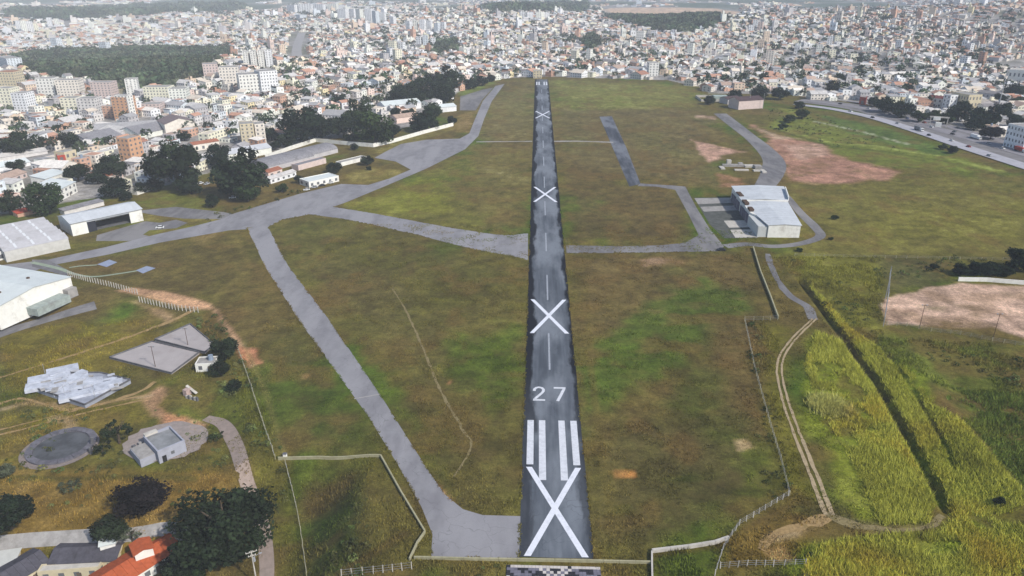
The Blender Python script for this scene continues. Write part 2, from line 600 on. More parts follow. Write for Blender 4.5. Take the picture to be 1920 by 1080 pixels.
PATCH = [
    # outline in the photograph, colour, edge softness in metres, strength
    ([(500, 425), (580, 405), (760, 440), (985, 500), (985, 960), (880, 955), (700, 730)], A(97, 95, 52), 9, 0.55),
    ([(640, 395), (800, 320), (900, 270), (985, 280), (985, 435), (850, 425)], A(118, 117, 58), 10, 0.7),
    ([(640, 395), (740, 345), (820, 330), (830, 400), (720, 405)], A(132, 132, 52), 9, 0.7),
    ([(880, 270), (1000, 265), (1000, 440), (930, 435), (880, 370)], A(116, 103, 68), 10, 0.6),
    ([(920, 190), (1000, 150), (1000, 262), (905, 262)], A(128, 118, 82), 14, 0.7),
    ([(1035, 150), (1300, 160), (1310, 200), (1200, 205), (1040, 205)], A(132, 132, 74), 16, 0.8),
    ([(1040, 205), (1330, 205), (1345, 350), (1270, 345), (1060, 300)], A(116, 104, 74), 14, 0.8),
    ([(1060, 300), (1180, 350), (1270, 355), (1300, 440), (1060, 455)], A(102, 88, 60), 8, 0.75),
    ([(1075, 480), (1330, 476), (1420, 520), (1360, 600), (1090, 640)], A(118, 101, 70), 6, 0.7),
    ([(1090, 660), (1180, 590), (1320, 530), (1400, 545), (1330, 640), (1180, 720), (1095, 800)], A(86, 104, 44), 10, 0.75),
    ([(1330, 600), (1430, 620), (1440, 820), (1340, 800)], A(112, 90, 66), 6, 0.6),
    ([(1290, 680), (1360, 700), (1410, 840), (1330, 860), (1250, 760)], A(84, 96, 46), 6, 0.55),
    ([(1110, 780), (1300, 790), (1440, 900), (1380, 1010), (1120, 1030)], A(92, 82, 56), 8, 0.7),
    ([(840, 640), (985, 600), (985, 740), (850, 750)], A(86, 102, 38), 8, 0.7),
    ([(600, 480), (760, 520), (800, 660), (700, 640), (600, 560)], A(108, 98, 66), 10, 0.55),
    ([(520, 610), (600, 620), (700, 770), (690, 830), (560, 830), (500, 700)], A(78, 84, 42), 7, 0.6),
    ([(690, 740), (760, 700), (820, 800), (870, 930), (830, 920)], A(90, 100, 44), 5, 0.5),
    ([(120, 500), (440, 440), (470, 470), (500, 560), (420, 560), (180, 545)], A(104, 92, 54), 8, 0.7),
    ([(0, 620), (140, 590), (330, 590), (260, 640), (0, 720)], A(122, 112, 46), 4, 0.85),
    ([(0, 650), (250, 620), (320, 600), (310, 650), (160, 690), (0, 740)], A(128, 112, 50), 4, 0.6),
    ([(0, 770), (250, 745), (270, 780), (0, 850)], A(126, 116, 50), 4, 0.8),
    ([(0, 870), (220, 880), (400, 870), (450, 900), (450, 960), (330, 980), (0, 1000)], A(138, 112, 60), 4, 0.9),
    ([(300, 700), (430, 700), (440, 780), (330, 790), (290, 740)], A(108, 112, 48), 4, 0.7),
    ([(555, 875), (690, 868), (660, 940), (600, 945), (560, 940)], A(112, 92, 62), 3, 0.75),
    ([(570, 940), (690, 880), (690, 1075), (575, 1080)], A(62, 72, 40), 4, 0.75),  # left-facing bank slope; its shade is put into this dark green
    ([(690, 880), (720, 865), (800, 1000), (770, 1060), (700, 1075)], A(108, 102, 54), 3, 0.75),
    ([(430, 690), (470, 690), (540, 880), (570, 1080), (500, 1080), (470, 860)], A(104, 102, 46), 3, 0.7),
    ([(1480, 345), (1920, 330), (1960, 480), (1500, 480)], A(120, 114, 62), 8, 0.85),
    ([(1640, 400), (1930, 380), (1930, 450), (1600, 455)], A(132, 128, 62), 8, 0.6),
    ([(1480, 200), (1540, 225), (1830, 300), (1880, 325), (1600, 310), (1440, 240)], A(124, 130, 62), 6, 0.8),
    ([(1530, 214), (1640, 232), (1790, 287), (1770, 297), (1600, 255)], A(94, 112, 60), 4, 0.9),
    ([(1450, 480), (1660, 480), (1660, 640), (1580, 620)], A(122, 120, 54), 5, 0.85),
    ([(1650, 480), (1790, 490), (1780, 530), (1665, 545)], A(94, 92, 62), 4, 0.85),
    ([(1600, 625), (1920, 645), (1920, 760), (1760, 740), (1660, 690)], A(104, 110, 52), 5, 0.85),
    ([(1520, 620), (1600, 660), (1760, 940), (1740, 985), (1600, 985), (1500, 780)], LUSH, 3, 0.8),
    ([(1620, 660), (1700, 690), (1920, 960), (1920, 1080), (1480, 1080), (1500, 1010), (1760, 1000), (1790, 960)], A(132, 142, 50), 3, 0.85),
    ([(1780, 760), (1920, 760), (1920, 930), (1850, 870)], A(82, 96, 40), 4, 0.85),
    ([(1430, 600), (1480, 620), (1470, 720), (1540, 940), (1480, 940), (1440, 800)], A(112, 108, 44), 3, 0.8),
    ([(1340, 1010), (1480, 960), (1560, 980), (1500, 1040), (1340, 1080)], A(128, 104, 54), 3, 0.8),
    ([(1225, 1045), (1370, 1020), (1345, 1080), (1225, 1080)], A(86, 94, 42), 2, 0.8),
    # bare earth
    ([(1410, 235), (1440, 250), (1530, 268), (1560, 290), (1680, 318), (1670, 335), (1560, 345), (1480, 340), (1445, 270)], PINK, 5, 1.0),
    ([(1470, 272), (1530, 270), (1550, 290), (1500, 300)], A(204, 168, 146), 4, 0.8),
    ([(1418, 240), (1470, 255), (1500, 260), (1450, 262)], A(196, 168, 138), 3, 0.9),
    ([(1295, 262), (1340, 272), (1390, 285), (1350, 292), (1330, 305)], A(198, 158, 136), 3, 1.0),
    ([(1345, 325), (1395, 335), (1385, 352), (1355, 350)], A(176, 128, 98), 3, 0.7),
    ([(1305, 216), (1342, 218), (1342, 224), (1308, 222)], A(180, 150, 126), 2, 0.8),
    ([(1655, 560), (1720, 545), (1800, 531), (1925, 537), (2200, 570), (2200, 720), (1930, 636), (1860, 612), (1760, 612), (1662, 607)], SAND, 2.0, 1.0),
    ([(1740, 600), (1830, 606), (1820, 618), (1720, 615)], A(150, 128, 102), 2, 0.6),
    ([(1672, 580), (1712, 582), (1730, 602), (1668, 604)], A(168, 138, 112), 2, 0.7),
    ([(215, 545), (260, 538), (330, 552), (400, 566), (420, 590), (460, 655), (490, 680), (470, 688), (440, 640), (395, 580), (310, 565)], A(208, 164, 126), 1.1, 1.0),
    ([(445, 650), (480, 655), (492, 682), (465, 684)], A(212, 146, 108), 1.0, 1.0),
    ([(240, 562), (262, 560), (325, 582), (330, 592), (300, 605), (300, 590)], A(188, 156, 116), 1.5, 0.8),
    ([(270, 735), (300, 712), (312, 718), (290, 748), (330, 770), (385, 783), (370, 800), (310, 795), (285, 765)], A(188, 148, 112), 1.4, 1.0),
    ([(300, 755), (345, 770), (340, 790), (300, 778)], A(206, 146, 104), 1.2, 0.8),
    ([(470, 1040), (505, 1020), (500, 1085), (460, 1085)], A(190, 150, 112), 1.0, 0.9),
    ([(1375, 825), (1400, 822), (1412, 838), (1385, 845)], A(186, 160, 116), 1.0, 0.95),
    ([(1152, 886), (1190, 884), (1192, 894), (1158, 896)], A(196, 136, 74), 0.8, 1.0),
    ([(1430, 1005), (1470, 990), (1520, 985), (1560, 975), (1500, 1010), (1440, 1020)], A(176, 152, 114), 1.5, 0.8),
    ([(1430, 1030), (1470, 1024), (1492, 1050), (1450, 1052)], A(196, 160, 104), 1.2, 0.95),
    ([(808, 885), (838, 925), (858, 950), (834, 938)], A(176, 140, 100), 0.8, 0.7),
    ([(1190, 484), (1240, 480), (1280, 492), (1210, 500)], A(168, 136, 108), 3, 0.6),
    ([(565, 702), (585, 700), (580, 712), (566, 712)], A(170, 140, 100), 0.8, 0.7),
    ([(838, 712), (850, 714), (846, 722), (836, 720)], A(186, 138, 92), 0.6, 0.9),
    ([(370, 440), (395, 432), (420, 428), (405, 440), (380, 458)], A(160, 138, 90), 3, 0.7),
    ([(905, 312), (990, 335), (985, 345), (900, 325)], A(150, 140, 92), 4, 0.4),
    ([(640, 330), (700, 312), (760, 318), (740, 335), (670, 345)], A(142, 130, 70), 4, 0.8),
    ([(700, 285), (760, 262), (850, 235), (862, 240), (780, 268), (720, 290)], A(136, 126, 72), 4, 0.8),
    ([(860, 215), (893, 207), (880, 248), (845, 248)], A(146, 122, 78), 5, 0.8),
    ([(860, 172), (935, 150), (925, 160), (868, 180)], A(122, 136, 74), 5, 0.8),
    ([(250, 380), (330, 360), (420, 385), (400, 402), (300, 395)], A(112, 116, 54), 5, 0.8),
    ([(265, 400), (420, 402), (400, 416), (270, 415)], A(148, 136, 76), 4, 0.8),
    ([(275, 430), (395, 416), (400, 425), (285, 445)], A(124, 122, 52), 3, 0.9),
    ([(110, 460), (250, 440), (262, 455), (110, 472)], A(112, 108, 50), 3, 0.9),
    ([(1130, 18), (1180, 14), (1340, 16), (1385, 22), (1385, 30), (1280, 34), (1150, 30)], A(224, 190, 158), 25, 1.0),
]
STROKE = [
    # line, half width, colour, strength: faint traces across the grass
    ([(400, 560), (470, 500), (440, 440)], 1.0, A(130, 116, 70), 0.5),
    ([(0, 756), (50, 742), (120, 748), (200, 742), (280, 730)], 0.8, A(160, 138, 104), 0.8),
    ([(100, 772), (130, 778), (125, 815)], 1.0, A(168, 148, 116), 0.8),
    ([(0, 880), (90, 884), (240, 880), (360, 885)], 0.6, A(84, 84, 40), 0.7),
    ([(455, 640), (500, 740), (530, 850)], 0.5, A(140, 134, 84), 0.6),
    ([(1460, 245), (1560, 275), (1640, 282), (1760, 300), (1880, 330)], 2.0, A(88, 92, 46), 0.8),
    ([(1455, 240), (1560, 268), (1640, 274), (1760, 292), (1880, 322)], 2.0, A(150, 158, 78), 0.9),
    ([(1530, 228), (1620, 248), (1700, 270)], 1.6, A(176, 178, 150), 0.8),
    ([(1225, 1040), (1365, 1018), (1400, 990), (1480, 950)], 0.6, A(90, 74, 40), 0.6),
    ([(1092, 480), (1110, 700), (1150, 1000)], 0.9, A(112, 100, 58), 0.5),
    ([(700, 1075), (640, 1075), (760, 1000)], 0.8, A(128, 100, 66), 0.3),
    ([(1590, 980), (1660, 993), (1740, 988)], 1.0, A(140, 136, 104), 0.7),
]


def ground_colour(x, y):
    n1, n2, n3 = fbm(x, y, 70, 41), fbm(x, y, 22, 42), fbm(x + 300, y * 0.55, 30, 43)
    w = np.clip((n1 - 0.5) * 3.2 + (n2 - 0.5) * 2.2 + 0.42, 0, 1)[:, None]
    c = np.array(BROWN) * (1 - w) + np.array(OLIVE) * w
    w = np.clip((n3 - 0.52) * 4.0, 0, 1)[:, None]
    c = c * (1 - w) + np.array(GREEN) * w
    # outside the airfield: streets and yards, woods on the far ranges
    out = ~inside(LIMIT_POLY, x, y)
    d = np.hypot(x, y)
    city = out & (y > 100)
    g = fbm(x, y, 420, 77, 4)
    bushy = np.clip((fbm(x, y, 90, 78, 3) - 0.55) * 6, 0, 1)[:, None]
    cc = 1.2 * np.array(STREET) * (0.8 + 0.4 * vnoise(x, y, 14, 5))[:, None]
    cc = cc * (1 - 0.55 * bushy) + np.array(A(96, 100, 62)) * 0.55 * bushy
    far = (np.clip((g - 0.47) * 7, 0, 1) * sstep(3300, 4300, d))[:, None]
    cc = cc * (1 - far) + np.array(A(82, 98, 76)) * far
    c = np.where(city[:, None], cc, c)
    wob = (fbm(x, y, 9, 51, 3) - 0.5)
    wob2 = (fbm(x, y, 40, 52, 3) - 0.5)
    wob3 = 2.0 * np.clip(fbm(x * 0.4, y, 7, 53, 3) - 0.52, 0, 1)
    for px, col, soft, k in PATCH:
        poly = flat(px) if min(q[1] for q in px) > 100 else [tuple(at(u_, v_)[:2]) for u_, v_ in px]
        xs, ys = [p[0] for p in poly], [p[1] for p in poly]
        m = soft * 3
        sel = np.nonzero((x > min(xs) - m) & (x < max(xs) + m) & (y > min(ys) - m) & (y < max(ys) + m))[0]
        if not len(sel):
            continue
        sx, sy = x[sel], y[sel]
        sd = seg_dist(poly, sx, sy, True)
        sd = np.where(inside(poly, sx, sy), sd, -sd) + soft * (2.6 * wob[sel] + 2.0 * wob2[sel])
        a = (k * sstep(-soft, soft, sd) * np.clip(1.3 - 1.1 * np.clip(wob[sel] + wob3[sel], 0, 1), .4, 1))[:, None]
        c[sel] = c[sel] * (1 - a) + np.array(col) * a
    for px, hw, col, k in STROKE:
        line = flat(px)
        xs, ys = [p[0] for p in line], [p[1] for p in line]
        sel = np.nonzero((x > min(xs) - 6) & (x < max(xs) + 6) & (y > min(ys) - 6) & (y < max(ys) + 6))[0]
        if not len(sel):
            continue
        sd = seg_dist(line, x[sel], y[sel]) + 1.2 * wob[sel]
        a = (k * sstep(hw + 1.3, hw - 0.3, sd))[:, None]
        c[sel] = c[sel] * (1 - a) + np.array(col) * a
    # finer differences of sward
    c = c * (0.5 + 0.95 * fbm(x, y, 4.0, 61, 3))[:, None] * (0.66 + 0.66 * fbm(x, y, 15, 62, 3))[:, None]
    w = (0.45 * np.clip((fbm(x, y, 13, 63, 3) - 0.56) * 7, 0, 1) * ~city)[:, None]
    c = c * (1 - w) + np.array(A(120, 96, 62)) * w
    grass = (np.clip((c[:, 1] - c[:, 2]) * 30, 0, 1) * ~city * sstep(.26, .17, c[:, 0]))[:, None]
    c = c * (1 - grass * np.array([0.03, 0.02, 0.30]))
    gd = (c[:, 1] - c[:, 0])[:, None]
    c = c + grass * np.clip(gd, -.004, .012) * np.array([-.45, .25, -.2])
    return np.clip(c, 0.004, 0.85)


gx = graded(-9000, 9000, -150, 175, 1.25, 0.021)
gy = np.concatenate([[-4000, -2000, -1000, -500, -250, -120, -50, 0, 30, 60, 80], graded(95, 11500, 95, 300, 1.25, 0.0085)])
GX, GY = np.meshgrid(gx, gy)
fx_, fy_ = GX.ravel(), GY.ravel()
GZ = height(fx_, fy_)
gc = ground_colour(fx_, fy_)
ncx, ncy = len(gx), len(gy)
ii = np.arange((ncx - 1) * (ncy - 1))
r_, c_ = ii // (ncx - 1), ii % (ncx - 1)
q0 = r_ * ncx + c_
gm = raw_mesh('ground', np.stack([fx_, fy_, GZ], -1), np.stack([q0, q0 + 1, q0 + ncx + 1, q0 + ncx], -1), gc, smooth=True)
ground = structure(put('ground', gm, vcol_mat('ground_cover', 0.95, ((2.6, 0.38), (0.7, 0.30), (0.2, 0.22)), bump=0.7,
                                              tint=(0.11, A(112, 96, 58), 0.3))))


# ------------------------------------------------------------------ pavements
def asphalt(name, col, dark, light, along=(0.5, 0.03, 1), spots=0.0, edge=None):
    m, nt, b = new_mat(name, 0.85)
    f1 = noise(nt, geo_pos(nt, along), 1.0, 5, 0.6)
    c = mixc(nt, ramp(nt, f1, 0.35, 0.7), dark, col)
    f2 = noise(nt, geo_pos(nt, (0.06, 0.018, 1)), 1.0, 4, 0.6)
    c = mixc(nt, ramp(nt, f2, 0.42, 0.62, 0, 0.85), c, light)
    f3 = noise(nt, geo_pos(nt), 1.4, 5, 0.8)
    c = mixc(nt, ramp(nt, f3, 0.5, 0.8, 0, 0.45), c, tuple(v * 0.6 for v in col))
    # cracks
    vo = nt.nodes.new('ShaderNodeTexVoronoi')
    vo.feature = 'DISTANCE_TO_EDGE'
    vo.inputs['Scale'].default_value = 0.11
    wv = nt.nodes.new('ShaderNodeVectorMath')
    wv.operation = 'MULTIPLY_ADD'
    nz = nt.nodes.new('ShaderNodeTexNoise')
    nz.inputs['Scale'].default_value = 0.25
    nt.links.new(geo_pos(nt), nz.inputs['Vector'])
    nt.links.new(nz.outputs['Color'], wv.inputs[0])
    wv.inputs[1].default_value = (6, 6, 0)
    nt.links.new(geo_pos(nt), wv.inputs[2])
    nt.links.new(wv.outputs[0], vo.inputs['Vector'])
    c = mixc(nt, ramp(nt, vo.outputs['Distance'], 0.0, 0.012, 0.35, 0.0), c, tuple(v * 0.35 for v in col))
    if edge:
        sx = nt.nodes.new('ShaderNodeSeparateXYZ')
        nt.links.new(geo_pos(nt), sx.inputs[0])
        ab = nt.nodes.new('ShaderNodeMath')
        ab.operation = 'ABSOLUTE'
        sh = nt.nodes.new('ShaderNodeMath')
        sh.operation = 'SUBTRACT'
        sh.inputs[1].default_value = 0.7
        nt.links.new(sx.outputs[0], sh.inputs[0])
        nt.links.new(sh.outputs[0], ab.inputs[0])
        fe = noise(nt, geo_pos(nt, (0.12, 0.035, 1)), 1.0, 5, 0.62)
        ad = nt.nodes.new('ShaderNodeMath')
        ad.operation = 'MULTIPLY_ADD'
        nt.links.new(fe, ad.inputs[0])
        ad.inputs[1].default_value = 10.0
        nt.links.new(ab.outputs[0], ad.inputs[2])
        # the worn, paler wheel band ends where the black edges begin
        k = ramp(nt, ad.outputs[0], 10.9, 12.6)
        # the black margins fade out over the last stretch before the threshold
        ky = ramp(nt, sx.outputs[1], 170, 240, 0.65, 1.0)
        km = nt.nodes.new('ShaderNodeMath')
        km.operation = 'MULTIPLY'
        nt.links.new(k, km.inputs[0])
        nt.links.new(ky, km.inputs[1])
        c = mixc(nt, km.outputs[0], c, edge)
    nt.links.new(c, b.inputs['Base Color'])
    MATS[name] = m
    return m


m_run = asphalt('runway_asphalt', A(106, 112, 121), A(80, 86, 95), A(136, 142, 150), (0.45, 0.02, 1), edge=A(28, 30, 38))
m_taxi = asphalt('taxiway_asphalt', A(152, 151, 154), A(136, 134, 138), A(162, 160, 163), (0.2, 0.12, 1))
m_strip = asphalt('old_strip_asphalt', A(98, 102, 112), A(62, 66, 74), A(130, 134, 142), (0.3, 0.02, 1))
m_road = asphalt('road_asphalt', A(134, 132, 134), A(114, 112, 114), A(150, 147, 146), (0.3, 0.1, 1))
m_paint = plain('runway_paint', A(240, 242, 250), 0.7, 0.06, 1.2, dirt=A(206, 210, 220))
m_oldpaint = plain('faded_paint', A(226, 228, 234), 0.8, 0.10, 0.9, dirt=A(186, 190, 198))
m_thinpaint = plain('worn_line_paint', A(176, 180, 188), 0.8, 0.3, 3.0, dirt=A(120, 126, 136))
m_conc = plain('concrete', A(172, 168, 164), 0.9, 0.2, 0.5, dirt=A(130, 126, 120))
m_paleconc = plain('pale_concrete', A(206, 200, 190), 0.9, 0.14, 0.5, dirt=A(166, 160, 150))
m_darkconc = plain('dark_concrete', A(112, 112, 116), 0.9, 0.25, 0.6, dirt=A(82, 82, 84))
m_dirt = plain('track_dirt', A(184, 164, 132), 0.95, 0.2, 1.2, dirt=A(150, 134, 100))

m_trace = plain('bare_trace', A(146, 132, 94), 0.95, 0.3, 1.5, dirt=A(112, 100, 62))
m_track2 = plain('sandy_track', A(172, 144, 100), 0.95, 0.25, 1.0, dirt=A(128, 112, 66))
structure(ribbon('drain_line', flat([(735, 540), (765, 590), (800, 670), (830, 740), (868, 806), (884, 834), (852, 894)]), [.5, .7, .8, .8, .6], m_trace, 0.05, ragged=.8, step=1.0))
structure(ribbon('narrow_link', flat([(893, 266), (998, 265)]), 3.0, m_conc, 0.05, ragged=.3))
structure(ribbon('narrow_link', flat([(1034, 265), (1090, 265), (1150, 267)]), 4.0, m_conc, 0.05, ragged=.3))
structure(ribbon('dirt_path', [tuple(at(u, v)[:2]) for u, v in [(-40, 720), (60, 690), (150, 662), (260, 625), (330, 598), (372, 578)]], [1.0, 1.3, 1.6, 2.2], m_track2, 0.09, ragged=.6, step=1.2))
for dv in (0, 9):
    structure(ribbon('wheel_track', [tuple(at(u, v + dv)[:2]) for u, v in [(-40, 815), (30, 799), (110, 778), (200, 756), (284, 738)]], [.7, .8, .9], m_track2, 0.09, ragged=.7, step=1.2, seed=dv))
structure(ribbon('dirt_path', [tuple(at(u, v)[:2]) for u, v in [(-40, 772), (40, 748), (120, 768), (190, 757), (260, 735), (292, 716)]], [1.2, 1.6, 1.4], m_track2, 0.085, ragged=.6, step=1.2))
for k_, px in enumerate(([(664, 748), (714, 739)], [(789, 441), (826, 426)])):
    structure(ribbon('expansion_joint', flat(px), .55, plain('joint_sealant', A(172, 168, 164), 0.9, 0.1, 1), 0.072, step=1.0))
RW0, RW1 = 136.9, 1024.0
# runway as a strip of slabs so that the sheet stays regular
V, F = [], []
ys = np.linspace(RW0, RW1, 120)
for i, yy in enumerate(ys):
    e = 0.12 * math.sin(i * 1.7) + 0.1 * math.sin(i * 0.63)
    V += [(-9 + e * 0.5, yy, 0.07), (-3, yy, 0.07), (3, yy, 0.07), (9 + e * 0.5, yy, 0.07)]
for i in range(len(ys) - 1):
    for k in range(3):
        F.append((4 * i + k, 4 * i + k + 1, 4 * i + 5 + k, 4 * i + 4 + k))
runway = structure(put('runway', raw_mesh('runway', V, F), m_run))


def mark(name, pts, mat=m_paint, lift=0.076):
    b = MB()
    b.v = [(p[0], p[1], lift) for p in pts]
    b.f = [tuple(range(len(pts)))]
    return b.build(name, mat, runway)


def bar2(a, b, w):
    a, b = np.array(a, float), np.array(b, float)
    d = (b - a) / np.linalg.norm(b - a)
    n = np.array([-d[1], d[0]]) * w / 2
    return [a - n, b - n, b + n, a + n]


def cross_mark(y0, y1, hw, w):
    """closed-runway cross, each arm cut level with the runway"""
    b = MB()
    for s, z in ((1, 0.080), (-1, 0.084)):
        b.v += [(-s * hw - w / 2, y0, z), (-s * hw + w / 2, y0, z), (s * hw + w / 2, y1, z), (s * hw - w / 2, y1, z)]
        k = len(b.v) - 4
        b.f.append((k, k + 1, k + 2, k + 3) if True else None)
    o = b.build('closed_cross', m_paint, runway)
    return o


for y0, y1, hw, w in ((137.3, 172.2, 7.0, 1.7), (257.4, 290.0, 6.9, 1.7), (439.0, 474.0, 6.8, 1.75), (730.0, 770.0, 6.8, 1.75)):
    cross_mark(y0, y1, hw, w)
for x0, y0 in ((-7.75, 173.4), (-4.15, 166.4), (1.95, 166.4), (5.7, 173.4)):
    mark('threshold_bar', [(x0, y0), (x0 + 2.0, y0), (x0 + 2.0, 196.2), (x0, 196.2)], m_oldpaint)
for x0 in (-7.3, -4.3, 2.4, 5.5):
    mark('threshold_bar', [(x0, 968), (x0 + 1.8, 968), (x0 + 1.8, 1000), (x0, 1000)], m_oldpaint)


def stroke_poly(pts, w):
    """painted stroke of constant width with mitred bends, as quads"""
    P = [np.array(p, float) for p in pts]
    L, R = [], []
    for i, p in enumerate(P):
        a = P[max(0, i - 1)]
        c = P[min(len(P) - 1, i + 1)]
        d0 = (p - a) / (np.linalg.norm(p - a) + 1e-9) if i else (c - p) / np.linalg.norm(c - p)
        d1 = (c - p) / (np.linalg.norm(c - p) + 1e-9) if i < len(P) - 1 else d0
        d = d0 + d1
        d /= np.linalg.norm(d)
        n = np.array([-d[1], d[0]])
        k = w / 2 / max(0.5, float(n @ np.array([-d0[1], d0[0]])))
        L.append(p + n * k)
        R.append(p - n * k)
    return L, R


def digit(pts, w, z=0.078):
    b = MB()
    L, R = stroke_poly(pts, w)
    for i in range(len(pts) - 1):
        b.quad((*R[i], z), (*R[i + 1], z), (*L[i + 1], z), (*L[i], z))
    return b.build('runway_number', m_oldpaint, runway)


two = [(-5.75, 213.9), (-5.6, 215.1), (-5.0, 216.0), (-4.1, 216.3), (-3.1, 215.9), (-2.6, 214.9), (-2.65, 213.7), (-3.2, 212.5),
       (-5.55, 208.75), (-5.6, 208.2), (-2.1, 208.2)]
digit(two, 0.95)
digit([(0.9, 216.1), (4.4, 216.1), (4.35, 215.4), (2.05, 207.7)], 1.0)
for k in range(0, 13):
    y0 = 228.5 + 61.0 * k
    if y0 + 29 > 960:
        break
    mark('centreline_dash', [(-0.62, y0), (0.02, y0), (0.02, y0 + 29), (-0.62, y0 + 29)], m_thinpaint)

structure(sheet('diagonal_taxiway', [(463, 428), (502, 424), (540, 498), (610, 590), (672, 680), (714, 742), (760, 815), (808, 890), (835, 928),
                                     (868, 955), (905, 966), (976, 968), (974, 1046), (808, 1046), (811, 1002), (790, 950), (745, 870), (690, 780),
                                     (625, 690), (560, 600), (497, 500)], m_taxi, 0.052))
structure(sheet('apron', [(415, 411), (440, 400), (500, 382), (560, 364), (610, 352), (640, 345), (690, 347), (730, 335), (770, 318), (742, 303),
                          (702, 296), (722, 285), (752, 270), (800, 262), (862, 260), (880, 250), (890, 225), (905, 190), (930, 160), (938, 152), (950, 152),
                          (922, 190), (907, 225), (897, 255), (872, 280), (800, 316), (720, 350), (650, 379), (625, 388), (700, 400), (780, 415),
                          (850, 428), (930, 440), (960, 441), (990, 437), (990, 488), (960, 480), (900, 470), (850, 458), (780, 440), (700, 422),
                          (640, 410), (580, 402), (530, 412), (502, 426), (463, 430), (430, 432), (300, 455), (200, 478), (110, 495), (20, 520),
                          (-60, 530), (-60, 505), (90, 487), (200, 463), (300, 438), (360, 425)], m_taxi, 0.056))
structure(sheet('small_apron', [(863, 181), (928, 161), (905, 186), (892, 207), (862, 207)], m_road, 0.05))
structure(sheet('hangar_apron', [(182, 441), (272, 415), (300, 418), (330, 412), (352, 418), (330, 428), (280, 432), (268, 440), (292, 446), (240, 452), (180, 452)], m_road, 0.05))
structure(sheet('hangar_apron', [(250, 396), (330, 388), (420, 398), (440, 402), (415, 411), (345, 410), (300, 405)], m_road, 0.049))
structure(sheet('parking_yard', [(60, 487), (90, 487), (130, 508), (125, 518), (60, 500)], m_road, 0.06))
structure(sheet('right_taxiway', [(1062, 460), (1160, 462), (1240, 460), (1285, 455), (1310, 441), (1290, 400), (1266, 356), (1230, 350), (1195, 349),
                                  (1200, 344), (1262, 348), (1285, 350), (1305, 388), (1330, 428), (1357, 462), (1352, 471), (1200, 474), (1062, 475)], m_road, 0.052))
structure(sheet('old_strip', [(1124, 219), (1147, 218), (1174, 276), (1201, 345), (1180, 350), (1150, 280)], m_strip, 0.048))
structure(sheet('hangar_yard', [(1302, 371), (1372, 370), (1420, 446), (1358, 447), (1330, 420)], plain('yard_asphalt', A(98, 100, 96), 0.9, 0.3, 0.3, dirt=A(74, 76, 70)), 0.048))
for i, px in enumerate([[(1302, 372), (1372, 371), (1380, 380), (1309, 383)], [(1313, 388), (1384, 385), (1392, 394), (1320, 397)],
                        [(1357, 414), (1408, 413), (1418, 426), (1367, 427)], [(1369, 431), (1420, 430), (1422, 445), (1379, 446)]]):
    structure(sheet('concrete_pad', px, m_paleconc if i > 1 else m_conc, 0.07))
HROAD = flat([(1350, 213), (1385, 240), (1425, 272), (1450, 300), (1448, 325), (1432, 352)])
structure(ribbon('hangar_road', HROAD, [13, 13, 12, 15, 17, 13], m_road, 0.055))
structure(ribbon('back_road', flat([(1476, 368), (1500, 398), (1530, 428), (1537, 444), (1500, 457), (1450, 462), (1400, 458), (1360, 462)]), [4, 5, 6, 5, 5, 6], m_road, 0.05))
structure(ribbon('broken_lane', flat([(1440, 476), (1448, 505), (1474, 548), (1512, 574), (1527, 600)]), [2.6, 3, 3.2, 4.0], m_road, 0.07, ragged=0.3))
LANE = [(1527, 598), (1485, 640), (1462, 682), (1470, 742), (1500, 828), (1528, 898), (1555, 966)]
for off in (-7, 7):
    structure(ribbon('wheel_track', flat([(u + off * (0.55 + 0.45 * (v - 590) / 380), v) for u, v in LANE]), [0.7, 0.75, 0.85, 1.3], m_dirt, 0.10, ragged=0.35, seed=3 + off, step=1.2))
structure(ribbon('dirt_path', flat([(1552, 962), (1600, 984), (1675, 994), (1740, 988), (1768, 968)]), [3.0, 2.0, 1.8, 1.6], m_trace, 0.09, ragged=.6, step=1.2))
structure(ribbon('dirt_path', flat([(1560, 972), (1500, 985), (1450, 1004), (1425, 1030)]), [3.2, 2.6, 3.4, 1.6], m_track2, 0.085, ragged=.7, step=1.0))
SERV_PX = [(386, 784), (418, 796), (442, 835), (456, 880), (474, 935), (492, 990), (500, 1050), (500, 1100)]
LANE2_PX = [(-40, 1022), (60, 1013), (165, 1006), (250, 1002), (335, 997), (420, 985), (480, 970)]
structure(ribbon('service_road', [tuple(at(u, v)[:2]) for u, v in SERV_PX],
                 [3.2, 4.4, 4.2, 4.0, 3.8, 3.4], plain('service_road_concrete', A(164, 148, 138), 0.9, 0.15, 0.7, dirt=A(140, 122, 108)), 0.12))
structure(ribbon('lane', [tuple(at(u, v)[:2]) for u, v in LANE2_PX], 3.2, m_conc, 0.14))
structure(ribbon('curved_path', flat([(60, 492), (108, 503), (140, 514), (175, 519), (225, 513), (262, 507)]), [2.4, 2.2, 1.6, 1.4], plain('green_path', A(160, 172, 150), 0.9, 0.2, 0.5), 0.08))
structure(ribbon('curved_path', flat([(130, 502), (150, 499), (182, 497)]), [1.4, 1.2], plain('green_path', A(160, 172, 150), 0.9, 0.2, 0.5), 0.084))
for px in ([(182, 496), (205, 487), (220, 492), (200, 501)], [(255, 507), (275, 499), (292, 503), (268, 513)]):
    structure(sheet('small_pad', px, plain('pad_surface', A(156, 166, 188), 0.8, 0.12, 0.5), 0.09))
m_hroad = plain('highway_asphalt', A(150, 146, 150), 0.9, 0.15, 0.15, dirt=A(128, 124, 126))
HWY = plain('highway_concrete', A(186, 184, 190), 0.85, 0.12, 0.2, dirt=A(150, 150, 156))


def gp(px, n=1):
    return [tuple(at(u, v)[:2]) for u, v in px]


